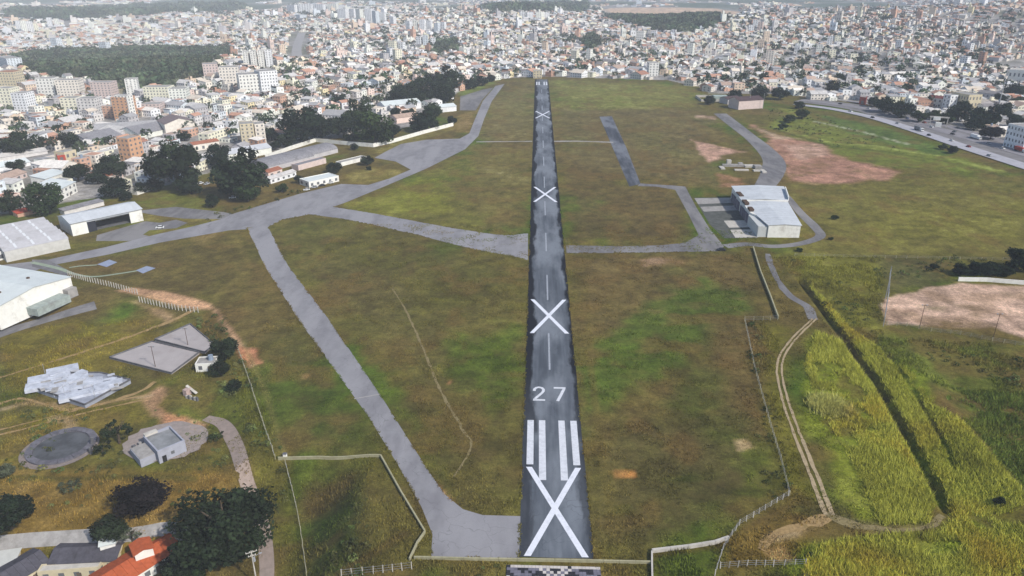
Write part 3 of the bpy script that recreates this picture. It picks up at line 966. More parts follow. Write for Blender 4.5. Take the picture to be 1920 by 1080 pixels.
HW_A = gp([(1490, 196), (1560, 205), (1640, 222), (1730, 250), (1810, 277), (1925, 314), (2100, 370)])
HW_B = gp([(1500, 188), (1590, 199), (1660, 213), (1750, 240), (1840, 266), (1930, 292), (2100, 344)])
HW_C = gp([(1590, 190), (1650, 200), (1760, 232), (1850, 258), (1930, 279), (2100, 326)])
structure(ribbon('highway_bed', HW_B, [30, 46, 52, 54], plain('bed_asphalt', A(138, 134, 134), 0.9, 0.2, 0.1, dirt=A(116, 114, 106)), 0.36, step=5, cross=8))
structure(ribbon('near_carriageway', HW_A, [10, 14, 15, 15], HWY, 0.56, step=5))
structure(ribbon('far_carriageway', HW_B, [10, 15, 17, 17], m_hroad, 0.52, step=5))
structure(ribbon('slip_road', HW_C, [8, 12, 13, 13], m_hroad, 0.48, step=5))
AV = gp([(560, 112), (556, 98), (560, 78), (566, 62)])
structure(ribbon('avenue', AV, 20, plain('avenue_asphalt', A(170, 166, 164), 0.9, 0.1, 0.1), 0.6, step=20))


# ------------------------------------------------------------------ leaves and trees
def leaf_cloud(n, rng, lobes, size, squash=0.85, fill=0.55):
    """leaf-sized faces spread through a lumpy crown of radius ~1; returns V, F, shade"""
    k = rng.integers(0, len(lobes), n)
    L = np.array(lobes)[k]
    d = rng.normal(size=(n, 3))
    d /= np.linalg.norm(d, axis=1)[:, None]
    rad = L[:, 3] * (fill + (1 - fill) * rng.random(n)) * (0.88 + 0.24 * rng.random(n))
    c = L[:, :3] + d * rad[:, None] * np.array([1, 1, squash])
    a = rng.normal(size=(n, 3)) + d * 0.2
    a -= d * (a * d).sum(1)[:, None] * 0.55
    a /= np.linalg.norm(a, axis=1)[:, None]
    b = np.cross(d + 0.6 * rng.normal(size=(n, 3)), a)
    b /= np.linalg.norm(b, axis=1)[:, None] + 1e-9
    s = size * (0.6 + 0.8 * rng.random(n))[:, None]
    V = np.stack([c - a * s, c + b * s * 0.75, c + a * s, c - b * s * 0.75], 1).reshape(-1, 3)
    F = np.arange(4 * n).reshape(n, 4)
    tone = np.repeat((0.5 + 1.1 * rng.random(len(lobes)))[k] * (0.75 + 0.5 * rng.random(n)), 4)  # random leaf tone per lobe, widened to put lit variation into the colour
    return V, F, tone


def lobes_round(rng, n, spread=0.6, rr=(0.35, 0.55), flatz=0.75):
    L = [(0, 0, 0, 0.6)]
    for i in range(n):
        t = 2 * math.pi * (i + rng.random() * 0.7) / n * 2.4
        e = rng.uniform(-0.85, 0.92)
        q = math.sqrt(max(0.0, 1 - e * e))
        s = spread * rng.uniform(0.75, 1.1)
        L.append((s * q * math.cos(t), s * q * math.sin(t), s * e * flatz, rng.uniform(*rr)))
    return L


def leaf_mat(name, col, col2, trans=0.25):
    m, nt, b = new_mat(name, 0.75)
    vc = nt.nodes.new('ShaderNodeVertexColor')
    vc.layer_name = 'tone'
    oi = nt.nodes.new('ShaderNodeObjectInfo')
    c = mixc(nt, oi.outputs['Random'], col, col2)
    mul = nt.nodes.new('ShaderNodeVectorMath')
    mul.operation = 'MULTIPLY'
    nt.links.new(c, mul.inputs[0])
    nt.links.new(vc.outputs['Color'], mul.inputs[1])
    nt.links.new(mul.outputs[0], b.inputs['Base Color'])
    MATS[name] = m
    return m


M_DARKLEAF = leaf_mat('dark_leaf', (0.0100, 0.0180, 0.0090), (0.0180, 0.0270, 0.0115))
M_GREENLEAF = leaf_mat('green_leaf', (0.020, 0.036, 0.012), (0.030, 0.044, 0.014))
M_GREYLEAF = leaf_mat('grey_leaf', (0.075, 0.085, 0.055), (0.065, 0.075, 0.04))
M_PURPLELEAF = leaf_mat('purple_leaf', (0.011, 0.0085, 0.009), (0.014, 0.010, 0.010))
M_BARK = plain('bark', (0.09, 0.07, 0.05), 0.95, 0.3, 2.0)

CROWNS = {}
for v in range(6):
    r = np.random.default_rng(100 + v)
    V, F, t = leaf_cloud(3600, r, lobes_round(r, 17 + v, 0.64, (0.26, 0.46), 1.0), 0.062)
    CROWNS['dense%d' % v] = raw_mesh('crown', V, F, t[:, None] * np.ones(3))
for v in range(3):
    r = np.random.default_rng(140 + v)
    V, F, t = leaf_cloud(1000, r, lobes_round(r, 13, 0.75, (0.14, 0.30)), 0.055, fill=0.3)
    CROWNS['thin%d' % v] = raw_mesh('crown', V, F, t[:, None] * np.ones(3))
r = np.random.default_rng(160)
V, F, t = leaf_cloud(9500, r, lobes_round(r, 34, 0.70, (0.2, 0.38), 1.0), 0.042)
CROWNS['big'] = raw_mesh('crown', V, F, t[:, None] * np.ones(3))
_leafmesh = {}


def crown_mesh(kind, mat):
    key = (kind, mat.name)
    if key not in _leafmesh:
        me = CROWNS[kind].copy()
        me.materials.clear()
        me.materials.append(mat)
        _leafmesh[key] = me
    return _leafmesh[key]


TRUNKS = []
for v in range(3):
    r = random.Random(v)
    b = MB().cone((0, 0, -0.1), (0.02, 0.01, 0.55), 0.055, 0.035)
    for i in range(5):
        t = i * 1.26 + r.random()
        b.cone((0.01, 0, 0.38 + 0.05 * i), (0.30 * math.cos(t), 0.30 * math.sin(t), 0.68 + 0.05 * r.random()), 0.024, 0.008, 6)
    me = b.mesh('trunk')
    me.materials.append(M_BARK)
    TRUNKS.append(me)


def tree_at(p, rad, hgt, kind, mat, label, name='tree', cat='tree', group=None, squash=None, seed=0):
    """a tree standing at p: trunk with limbs, crown of leaf clumps"""
    t = thing(name, label, cat, p, 0, group)
    tr = put('trunk', TRUNKS[seed % 3], None, t)
    tr.scale = (hgt, hgt, hgt)
    c = put('crown', crown_mesh(kind, mat), None, t)
    vz = squash or hgt * 0.5
    c.location = (0, 0, hgt * 0.52)
    c.scale = (rad * 1.1, rad * 1.1, vz * 1.12)
    c.rotation_euler = (0, 0, seed * 1.37)
    return t


def crown_place(u, v, rpx, tall):
    """ground point, radius and height of a tree whose crown is centred on pixel u, v"""
    p = at(u, v)
    for _ in range(3):
        R = rpx * mpp(p)
        hgt = R * tall
        p = at(u, v, lift=hgt * 0.52)
    return p, R, hgt


# pixel of the crown centre, radius in pixels, height / radius, kind, leaf, label
TREES = [
    (325, 306, 56, 1.75, 'dense0', 'd', 'largest of the three huge dark trees behind the left apron, leftmost of them'),
    (410, 291, 24, 1.9, 'dense1', 'd', 'smaller round dark tree peeping up between the two huge dark trees'),
    (450, 324, 52, 1.7, 'dense2', 'd', 'huge dark spreading tree nearest the left apron, right of its equal'),
    (462, 356, 26, 1.6, 'dense3', 'g', 'low green tree at the apron edge under the huge dark trees'),
    (397, 376, 13, 2.0, 'dense4', 'd', 'small round lone tree on the lawn beside the left apron'),
    (568, 231, 42, 1.7, 'dense5', 'd', 'leftmost of the big dark trees above the walled yard'),
    (643, 233, 28, 1.7, 'dense0', 'd', 'second big dark tree from the left above the walled yard'),
    (702, 236, 40, 1.6, 'dense1', 'g', 'rightmost broad dark tree above the walled yard'),
    (672, 214, 30, 1.8, 'dense2', 'g', 'tall green tree behind the broad trees above the walled yard'),
    (600, 238, 26, 1.6, 'dense3', 'd', 'dark tree filling the gap between the two left yard trees'),
    (735, 245, 18, 1.5, 'dense0', 'd', 'low dark tree at the right end of the big yard trees'),
    (538, 262, 18, 1.4, 'dense1', 'd', 'low dark tree under the leftmost big yard tree'),
    (660, 256, 16, 1.4, 'dense2', 'd', 'low dark tree under the middle of the big yard trees'),
    (780, 184, 20, 1.4, 'dense4', 'd', 'front left tree of the long dark grove beside the far apron'),
    (815, 150, 22, 1.6, 'dense5', 'd', 'rear tree of the long dark grove beside the far apron'),
    (768, 212, 14, 1.4, 'dense0', 'd', 'dark tree just below the large white-roofed hall'),
    (355, 345, 26, 1.4, 'dense3', 'd', 'dark undergrowth tree between the two huge dark trees'),
    (428, 352, 20, 1.4, 'dense4', 'd', 'dark low tree at the foot of the huge spreading tree'),
    (180, 330, 20, 1.4, 'dense5', 'd', 'dark tree left of the white gabled house'),
    (262, 352, 14, 1.5, 'dense1', 'd', 'dark tree left of the small bright white box shed'),
    (1640, 190, 14, 1.4, 'dense0', 'd', 'first small tree at the left end of the highway slope'),
    (1752, 215, 14, 1.4, 'dense3', 'g', 'green tree on the slope just left of the gantry'),
    (1775, 222, 15, 1.4, 'dense2', 'g', 'green tree on the slope just right of the gantry'),
    (1828, 232, 18, 1.3, 'dense4', 'd', 'dark tree low on the red bank beyond the highway'),
    (1872, 185, 16, 1.5, 'dense5', 'd', 'dark tree at the foot of the lattice mast'),
    (1905, 225, 18, 1.4, 'dense1', 'd', 'dark tree behind the black-windowed white house'),
    (32, 268, 32, 1.5, 'dense3', 'd', 'broad dark tree at the left picture edge among grey roofs'),
    (79, 268, 13, 1.9, 'dense4', 'd', 'narrow dark tree right of the broad tree at left edge'),
    (128, 260, 20, 1.5, 'dense5', 'd', 'dark round tree above the cream house with red wall'),
    (84, 370, 36, 1.7, 'dense1', 'g', 'brownish green tree left of the white stepped-roof house'),
    (14, 380, 24, 1.9, 'dense2', 'd', 'dark tall tree at left edge beside the red tin shed'),
    (205, 312, 32, 1.4, 'dense3', 'd', 'wide dark tree in front of the orange brick block'),
    (212, 350, 28, 1.4, 'dense4', 'd', 'wide low dark tree in front of the red gabled house'),
    (143, 322, 24, 1.5, 'dense0', 'd', 'dark tree just below the cream house with red wall'),
    (235, 366, 12, 1.7, 'dense5', 'd', 'small dark ball tree behind the left hangar'),
    (240, 280, 13, 1.6, 'dense0', 'p', 'purplish round tree left of the orange brick block'),
    (28, 310, 18, 1.4, 'dense1', 'd', 'dark low tree between long white roofs at left edge'),
    (290, 346, 17, 1.5, 'dense2', 'd', 'dark tree under the left side of the largest huge tree'),
    (52, 566, 14, 1.6, 'thin0', 'd', 'small palm-like tree before the big white warehouse'),
    (800, 222, 26, 1.6, 'dense3', 'd', 'dark tree in front of the white roofed halls by far apron'),
    (786, 232, 20, 1.5, 'dense4', 'd', 'lower dark tree left of white halls by far apron'),
    (812, 204, 18, 1.6, 'dense5', 'g', 'green tree between the two white roofed halls'),
    (764, 172, 28, 1.5, 'dense0', 'd', 'leftmost tree of the long dark grove beside the far apron'),
    (800, 164, 28, 1.6, 'dense1', 'd', 'middle tree of the long dark grove beside the far apron'),
    (839, 150, 26, 1.9, 'dense2', 'd', 'tallest tree of the long dark grove beside the far apron'),
    (832, 176, 24, 1.6, 'dense3', 'd', 'front tree of the long dark grove beside the far apron'),
    (742, 180, 18, 1.5, 'dense4', 'd', 'low tree ending the long dark grove on its left'),
    (742, 209, 11, 1.7, 'dense5', 'd', 'round dark tree left of the white roofed hall'),
    (847, 225, 10, 1.8, 'dense0', 'd', 'small ball tree at the end of the yard wall'),
    (882, 156, 15, 1.4, 'dense1', 'd', 'left tree of the hedge row at the taxiway far end'),
    (904, 151, 13, 1.4, 'dense2', 'd', 'middle tree of the hedge row at the taxiway far end'),
    (921, 146, 10, 1.4, 'dense3', 'd', 'right tree of the hedge row at the taxiway far end'),
    (638, 188, 13, 1.6, 'dense4', 'd', 'dark round tree amid pale houses behind the walled yard'),
    (626, 313, 15, 1.5, 'dense5', 'd', 'dark bushy tree beside the grey vaulted roofs'),
    (560, 335, 10, 1.7, 'dense0', 'd', 'small dark tree left of the white low office'),
    (528, 352, 12, 1.4, 'dense1', 'g', 'green bush tree on the apron edge near the white office'),
    (688, 300, 13, 1.4, 'dense2', 'd', 'dark bush at the top of the grass triangle by the apron'),
    (692, 315, 6, 1.4, 'dense3', 'd', 'small bush on the grass triangle by the apron'),
    (664, 275, 8, 1.6, 'dense4', 'd', 'small dark tree on the walled yard right edge'),
    (508, 250, 16, 1.6, 'dense5', 'd', 'dark tree left of the big trees above walled yard'),
    (515, 272, 14, 1.3, 'dense0', 'd', 'low dark shrubby tree at the walled yard far corner'),
    (395, 250, 11, 1.6, 'dense1', 'd', 'dark tree before the banded cream apartment block'),
    (345, 255, 13, 1.3, 'dense2', 'd', 'dark low tree behind the largest huge tree'),
    (1330, 187, 13, 1.3, 'dense3', 'd', 'dark clipped tree inside the pale walled plot'),
    (1378, 178, 15, 1.4, 'dense4', 'd', 'dark tree left of the long brown roofed shed'),
    (1425, 172, 19, 1.3, 'dense5', 'd', 'dark tree behind the long brown roofed shed'),
    (1462, 174, 18, 1.3, 'dense0', 'd', 'dark tree right of the long brown roofed shed'),
    (1498, 196, 11, 1.4, 'dense1', 'd', 'dark tree at the head of the pale highway'),
    (1562, 162, 14, 1.6, 'dense2', 'd', 'dark upright tree amid houses above the highway head'),
    (1575, 145, 13, 1.3, 'dense3', 'g', 'bright green round tree amid houses right of the runway end'),
    (1662, 197, 20, 1.4, 'dense4', 'd', 'leftmost tree of the row on the highway slope'),
    (1692, 203, 22, 1.5, 'dense5', 'd', 'middle tree of the row on the highway slope'),
    (1724, 217, 17, 1.4, 'dense0', 'g', 'rightmost lighter tree of the row on the highway slope'),
    (1800, 207, 24, 1.6, 'dense1', 'd', 'big dark tree below the yellow house beyond the highway'),
    (1848, 218, 28, 1.4, 'dense2', 'd', 'wide dark tree on the red bank beyond the highway'),
    (1886, 205, 18, 1.6, 'dense3', 'd', 'dark tree above the black and white house'),
    (1902, 170, 20, 1.4, 'dense4', 'd', 'upper dark tree at right picture edge beyond the highway'),
    (1912, 190, 16, 1.4, 'dense5', 'g', 'lower green tree at right picture edge beyond the highway'),
    (1860, 248, 22, 1.2, 'dense0', 'p', 'dark low spreading tree beside the black and white house'),
    (1703, 166, 12, 1.6, 'dense1', 'd', 'dark tree amid roofs above the highway slope trees'),
    (1768, 275, 8, 1.3, 'dense2', 'd', 'small shrub on the highway verge, left of its pair'),
    (1786, 280, 11, 1.3, 'dense3', 'd', 'larger dark shrub on the highway verge'),
    (1480, 222, 12, 1.3, 'dense4', 'g', 'scrubby tree on the green mound by the highway head'),
    (1505, 212, 13, 1.5, 'dense5', 'g', 'taller scrubby tree on the green mound by the highway head'),
    (1468, 236, 10, 1.2, 'dense0', 'g', 'low shrub on the green mound near the pink earth'),
    (1913, 484, 27, 1.8, 'dense1', 'd', 'tall dark tree at right edge behind the sandy pitch'),
    (1802, 505, 16, 1.4, 'dense2', 'd', 'leftmost tree of the row behind the sandy pitch'),
    (1830, 503, 18, 1.5, 'dense3', 'd', 'second tree of the row behind the sandy pitch'),
    (1858, 504, 18, 1.4, 'dense4', 'd', 'third tree of the row behind the sandy pitch'),
    (1886, 507, 16, 1.3, 'dense5', 'd', 'fourth tree of the row behind the sandy pitch'),
    (1752, 499, 9, 1.2, 'dense0', 'd', 'small shrub left of the tree row behind sandy pitch'),
    (1558, 447, 5, 1.2, 'dense1', 'g', 'tiny shrub on the grass right of the big hangar'),
    (1566, 407, 7, 1.2, 'dense2', 'g', 'dark shrub on the grass field right of the big hangar'),
    (1500, 468, 7, 1.1, 'dense3', 'g', 'low shrub beside the back road below the big hangar'),
    (420, 984, 90, 1.55, 'big', 'd', 'huge dark round tree in front, beside the service road'),
    (262, 930, 47, 1.4, 'dense4', 'p', 'dark purplish tree on the tan slope below the concrete house'),
    (204, 990, 33, 1.5, 'dense5', 'd', 'dark tree standing over the lane behind the grey roof'),
    (14, 962, 48, 1.4, 'dense0', 'd', 'dark tree at left edge on the tan slope'),
    (218, 806, 30, 1.9, 'thin1', 'd', 'thin feathery dark tree between round tank and concrete house'),
    (190, 838, 20, 1.7, 'thin2', 'd', 'thin low dark tree beside the round tank'),
    (418, 652, 27, 1.7, 'dense1', 'd', 'dark tree beside the upper concrete court'),
    (412, 690, 18, 1.6, 'dense2', 'd', 'lower dark tree right of the small white house'),
    (440, 722, 15, 1.6, 'dense3', 'd', 'small dark tree on the fence line below the court'),
    (132, 908, 22, 1.3, 'thin0', 'y', 'pale grey green bush on the tan slope'),
    (8, 882, 18, 1.3, 'dense4', 'y', 'grey green bush at left edge below the round tank'),
    (335, 1062, 34, 1.6, 'dense5', 'd', 'dark tree at bottom beside the orange roof'),
    (365, 1078, 22, 1.5, 'dense0', 'g', 'bright green tree at bottom below the huge round tree'),
    (245, 1002, 20, 1.6, 'thin1', 'y', 'thin grey tree in front of the lane above the orange roof'),
    (405, 816, 16, 1.1, 'thin2', 'g', 'low shrub patch between the concrete house and service road'),
]
LEAF = {'d': M_DARKLEAF, 'g': M_GREENLEAF, 'y': M_GREYLEAF, 'p': M_PURPLELEAF}
for i, (u, v, rp, tall, kind, lf, lab) in enumerate(TREES):
    p, R, hgt = crown_place(u, v, rp, tall)
    nm = 'shrub' if ('shrub' in lab or 'bush' in lab) else 'tree'
    tree_at(p, R, hgt, kind, LEAF[lf], lab, nm, nm, 'trees around the airfield', seed=i)


def leafy_mass(name, P, R, k, mat, rng, zs=0.8, size=0.26):
    """many crowns as one mass: P (n,3) crown centres, R radii, k leaf clumps each"""
    n = len(P)
    d = rng.normal(size=(n, k, 3))
    d /= np.linalg.norm(d, axis=2)[..., None]
    d[..., 2] = np.abs(d[..., 2]) * 1.0 - 0.25
    lump = 0.75 + 0.35 * rng.random((n, k, 1))
    c = P[:, None, :] + d * lump * R[:, None, None] * np.array([1, 1, zs])
    a = rng.normal(size=(n, k, 3))
    a -= d * (a * d).sum(2)[..., None] * 0.7
    a /= np.linalg.norm(a, axis=2)[..., None]
    b = np.cross(d + 0.5 * rng.normal(size=(n, k, 3)), a)
    b /= np.linalg.norm(b, axis=2)[..., None] + 1e-9
    s = size * R[:, None, None] * (0.6 + 0.8 * rng.random((n, k, 1)))
    V = np.stack([c - a * s - b * s * 0.4, c - a * s * 0.2 + b * s, c + a * s], 2).reshape(-1, 3)
    F = np.arange(n * k * 3).reshape(-1, 3)
    tone = (0.45 + 1.1 * rng.random((n, 1))) * (0.45 + 1.1 * fbm(P[:, 0], P[:, 1], 55, 66, 2))[:, None] * (0.75 + 0.5 * rng.random((n, k)))  # random tone per crown; lit and dark lumps of the woods are coloured in
    hue = np.repeat(rng.random((n, 1)), k, 1)
    C = np.stack([tone * (0.8 + 0.5 * hue), tone, tone * (0.85 + 0.2 * hue)], -1)
    C = np.repeat(C.reshape(-1, 3), 3, 0)
    return put(name, raw_mesh(name, V, F, C), mat)


M_CITYLEAF = leaf_mat('city_leaf', (0.040, 0.060, 0.032), (0.040, 0.060, 0.032))
M_WOODLEAF = leaf_mat('wood_leaf', (0.066, 0.090, 0.050), (0.066, 0.090, 0.050))
WOODS = [
    [(20, 110), (60, 104), (160, 97), (260, 93), (430, 93), (440, 112), (395, 128), (385, 150), (330, 165), (255, 178), (215, 172), (160, 152), (60, 145), (30, 128)],
    [(1135, 36), (1180, 32), (1340, 33), (1365, 38), (1335, 52), (1280, 66), (1225, 60), (1180, 47)],
    [(800, 85), (850, 80), (860, 100), (815, 106)],
    [(30, 24), (110, 26), (250, 16), (460, 12), (460, 20), (250, 32), (110, 40), (20, 36)],
    [(900, 18), (1100, 12), (1100, 24), (930, 28)],
    [(1095, 78), (1112, 66), (1125, 90), (1105, 105)],
]
WOODS_W = [[tuple(at(u, v)[:2]) for u, v in w] for w in WOODS]


def fill_poly(poly, spacing, rng):
    xs, ys = [p[0] for p in poly], [p[1] for p in poly]
    nx, ny = int((max(xs) - min(xs)) / spacing) + 2, int((max(ys) - min(ys)) / spacing) + 2
    X, Y = np.meshgrid(np.arange(nx), np.arange(ny))
    X = min(xs) + (X.ravel() + rng.random(X.size)) * spacing
    Y = min(ys) + (Y.ravel() + rng.random(Y.size)) * spacing
    k = inside(poly, X, Y)
    return X[k], Y[k]


PP, RR = [], []
for w, sp in zip(WOODS_W, (10.5, 15, 12, 26, 28, 13)):
    X, Y = fill_poly(w, sp, RNG)
    if len(X) > 2600:
        sel = RNG.permutation(len(X))[:2600]
        X, Y = X[sel], Y[sel]
    r = sp * (0.55 + 0.45 * RNG.random(len(X)))
    PP.append(np.stack([X, Y, height(X, Y) + r * 0.6], -1))
    RR.append(r)
PP, RR = np.concatenate(PP), np.concatenate(RR)
stuff(leafy_mass('forest', PP, RR, 46, M_WOODLEAF, RNG), 'hazy green woods on the hills inside and behind the city', 'forest')


# ------------------------------------------------------------------ the city
CITY_WALL = [A(226, 220, 208), A(214, 206, 194), A(200, 196, 192), A(226, 214, 192), A(206, 186, 164), A(214, 192, 180), A(190, 152, 130),
             A(176, 172, 172), A(232, 228, 224), A(198, 204, 208), A(220, 204, 164), A(168, 132, 112)]
CITY_WALL = [tuple(min(.82, v * 1.4) for v in c) for c in CITY_WALL]
WALL_P = np.array([20, 14, 11, 12, 8, 7, 5, 9, 14, 5, 3, 4], float)
WALL_P /= WALL_P.sum()
WALL_WORD = ['off-white', 'beige', 'light grey', 'cream', 'tan', 'pinkish', 'bare brick', 'grey', 'white', 'bluish', 'yellow', 'dark brick']
CITY_ROOF = [A(186, 182, 178), A(152, 150, 150), A(176, 136, 116), A(212, 206, 198), A(124, 120, 120), A(164, 142, 128), A(152, 112, 96), A(198, 186, 170)]
CITY_ROOF = [tuple(min(.8, v * 1.45) for v in c) for c in CITY_ROOF]
ROOF_P = np.array([22, 18, 13, 12, 9, 10, 7, 9], float)
ROOF_P /= ROOF_P.sum()
ROOF_WORD = ['light grey', 'mid grey', 'terracotta', 'white', 'dark grey', 'brownish', 'red tile', 'sandy']


def tmpl_flat(windows):
    V, F, K = [], [], []

    def q(a, b, c, d, kind):
        i = len(V)
        V.extend([a, b, c, d])
        F.extend([(i, i + 1, i + 2), (i, i + 2, i + 3)])
        K.extend([kind] * 4)
    q((-.5, -.5, -.6), (.5, -.5, -.6), (.5, -.5, 1), (-.5, -.5, 1), 0)
    q((.5, -.5, -.6), (.5, .5, -.6), (.5, .5, 1), (.5, -.5, 1), 0)
    q((.5, .5, -.6), (-.5, .5, -.6), (-.5, .5, 1), (.5, .5, 1), 0)
    q((-.5, .5, -.6), (-.5, -.5, -.6), (-.5, -.5, 1), (-.5, .5, 1), 0)
    return V, F, K, q


def template(kind, windows):
    V, F, K, q = tmpl_flat(windows)

    def t(a, b, c, k):
        i = len(V)
        V.extend([a, b, c])
        F.append((i, i + 1, i + 2))
        K.extend([k] * 3)
    o = 0.54
    if kind == 'flat':
        q((-.5, -.5, .93), (.5, -.5, .93), (.5, .5, .93), (-.5, .5, .93), 1)
        # stair head on the slab
        x0, x1, y0, y1 = -.42, -.05, .05, .42
        q((x0, y0, .93), (x1, y0, .93), (x1, y0, 1.3), (x0, y0, 1.3), 0)
        q((x1, y0, .93), (x1, y1, .93), (x1, y1, 1.3), (x1, y0, 1.3), 0)
        q((x0, y1, .93), (x0, y0, .93), (x0, y0, 1.3), (x0, y1, 1.3), 0)
        q((x0, y0, 1.3), (x1, y0, 1.3), (x1, y1, 1.3), (x0, y1, 1.3), 1)
    elif kind == 'gable':
        q((-o, -o, .97), (o, -o, .97), (o, 0, 1.32), (-o, 0, 1.32), 1)
        q((o, o, .97), (-o, o, .97), (-o, 0, 1.32), (o, 0, 1.32), 1)
        t((.5, -.5, 1), (.5, .5, 1), (.5, 0, 1.31), 0)
        t((-.5, .5, 1), (-.5, -.5, 1), (-.5, 0, 1.31), 0)
    else:
        q((-o, -o, 1.02), (o, -o, 1.02), (o, o, 1.22), (-o, o, 1.22), 1)
        q((.5, -.5, 1), (.5, .5, 1), (.5, .5, 1.2), (.5, -.5, 1.02), 0)
        q((-.5, .5, 1), (-.5, -.5, 1), (-.5, -.5, 1.02), (-.5, .5, 1.2), 0)
    if windows:
        e = 0.506
        for a in (-.30, .14):
            for z0 in ((.16, .36), (.60, .80)):
                q((a, -e, z0[0]), (a + .15, -e, z0[0]), (a + .15, -e, z0[1]), (a, -e, z0[1]), 2)
                q((e, a, z0[0]), (e, a + .15, z0[0]), (e, a + .15, z0[1]), (e, a, z0[1]), 2)
                q((-e, a + .15, z0[0]), (-e, a, z0[0]), (-e, a, z0[1]), (-e, a + .15, z0[1]), 2)
    return np.array(V, float), np.array(F), np.array(K)


def stamp(T, X, Y, Z, R, W, D, H, cw, cr, cg):
    V, F, K = T
    n = len(X)
    c, s = np.cos(R)[:, None], np.sin(R)[:, None]
    lx, ly = V[None, :, 0] * W[:, None], V[None, :, 1] * D[:, None]
    P = np.stack([X[:, None] + lx * c - ly * s, Y[:, None] + lx * s + ly * c, Z[:, None] + V[None, :, 2] * H[:, None]], -1)
    C = np.where((K == 0)[None, :, None], cw[:, None, :], np.where((K == 1)[None, :, None], cr[:, None, :], cg))
    FF = F[None, :, :] + (np.arange(n) * len(V))[:, None, None]
    return P.reshape(-1, 3), FF.reshape(-1, 3), C.reshape(-1, 3)


def city_lots(rng):
    out = []
    cell = 430.0
    seeds = []
    for i in range(-14, 15):
        for j in range(0, 16):
            seeds.append(((i + rng.uniform(-.35, .35)) * cell, (j + rng.uniform(-.35, .35)) * cell, rng.uniform(0, math.pi / 2)))
    S = np.array(seeds)
    for sx, sy, a in seeds:
        d = math.hypot(sx, sy)
        if sy < 100 or d > 5600:
            continue
        u, v, dz = proj(sx, sy, 0)
        if dz < 50 or u < -900 or u > 2820:
            continue
        g = 1.0 if d < 1900 else (1.25 if d < 2800 else (1.75 if d < 3800 else 2.6))
        lot_w, lot_d = 11.5 * g, 14.0 * g
        m = int(cell * 0.85 / lot_w)
        I, J = np.meshgrid(np.arange(-m, m + 1), np.arange(-m, m + 1))
        I, J = I.ravel(), J.ravel()
        street = (J % 3 == 0) | (I % 11 == 0)
        I, J = I[~street], J[~street]
        lx = I * lot_w + rng.normal(0, 0.9 * g, len(I))
        ly = J * lot_d * 0.92 + rng.normal(0, 1.0 * g, len(I)) - np.where(J % 3 == 1, -1.4, 1.4) * g * 0.8
        X = sx + lx * math.cos(a) - ly * math.sin(a)
        Y = sy + lx * math.sin(a) + ly * math.cos(a)
        nd = (X[:, None] - S[None, :, 0]) ** 2 + (Y[:, None] - S[None, :, 1]) ** 2
        own = np.argmin(nd, 1) == np.argmin((S[:, 0] - sx) ** 2 + (S[:, 1] - sy) ** 2)
        X, Y = X[own], Y[own]
        out.append(np.stack([X, Y, np.full(len(X), a) + rng.normal(0, 0.05, len(X)) + rng.integers(0, 2, len(X)) * math.pi / 2, np.full(len(X), g)], -1))
    return np.concatenate(out)


lots = city_lots(RNG)
LX, LY, LA, LG = lots.T
keep = ~inside(LIMIT_POLY, LX, LY)
LZ = height(LX, LY)
u, v, dz = proj(LX, LY, LZ)
keep &= (u > -170) & (u < 2090) & (v > -45) & (v < 620) & (dz > 100)
for w in WOODS_W:
    keep &= ~inside(w, LX, LY)
keep &= seg_dist(HW_A, LX, LY) > 16
keep &= seg_dist(HW_B, LX, LY) > 16
keep &= seg_dist(HW_C, LX, LY) > 17
keep &= seg_dist(AV, LX, LY) > 26
TANP = [tuple(at(u_, v_)[:2]) for u_, v_ in [(1125, 12), (1390, 14), (1390, 33), (1125, 33)]]
keep &= ~inside(TANP, LX, LY)
keep &= fbm(LX, LY, 420, 77, 4) < 0.47 + 0.3 * sstep(4600, 3300, np.hypot(LX, LY))
keep &= RNG.random(len(LX)) < 0.93
KEEPOUT = []      # circles (x, y, r) taken by buildings and trees placed by hand
LX, LY, LA, LG, LZ = (q[keep] for q in (LX, LY, LA, LG, LZ))

# ------------------------------------------------------------------ buildings placed one by one
M_GLASS = plain('window_glass', (0.15, 0.155, 0.165), 0.25, 0.2, 1.0)
M_SHADOWROOM = plain('unlit_interior', (0.03, 0.03, 0.032), 0.9, 0.2, 0.5)  # flat dark colour standing in for the shade of an inside
M_DOOR = plain('door_paint', A(110, 96, 86), 0.7, 0.2, 1.0)
M_WHITEWALL = plain('white_render', A(250, 248, 240), 0.85, 0.06, 0.5, dirt=A(206, 200, 190))
M_WHITEROOF = plain('white_sheet_roof', A(226, 232, 230), 0.6, 0.05, 0.3, dirt=A(206, 212, 212), rand=0.05)
M_GREYROOF = plain('grey_sheet_roof', A(214, 218, 222), 0.55, 0.07, 0.4, dirt=A(196, 200, 204), rand=0.07)
M_FIBRE = plain('fibre_cement_roof', A(150, 148, 152), 0.9, 0.2, 0.8, dirt=A(112, 110, 110), rand=0.1)
M_DARKTILE = plain('dark_slate_roof', A(92, 90, 98), 0.9, 0.2, 1.0, dirt=A(72, 70, 74), rand=0.1)
M_ORANGE = plain('orange_tile_roof', A(190, 98, 62), 0.85, 0.18, 1.0, dirt=A(160, 84, 58), rand=0.08)
M_TERRA = plain('terracotta_roof', A(176, 116, 92), 0.85, 0.2, 0.8, dirt=A(140, 92, 76), rand=0.08)
M_METAL = plain('galvanised_steel', A(170, 172, 176), 0.5, 0.1, 2.0)
M_DARKSTEEL = plain('rusty_steel', A(96, 78, 66), 0.8, 0.2, 2.0)
M_CREAM = plain('cream_render', A(222, 208, 176), 0.85, 0.1, 0.5, dirt=A(190, 178, 150))
M_BRICK = plain('orange_render', A(220, 172, 136), 0.85, 0.1, 0.6, dirt=A(196, 146, 116))
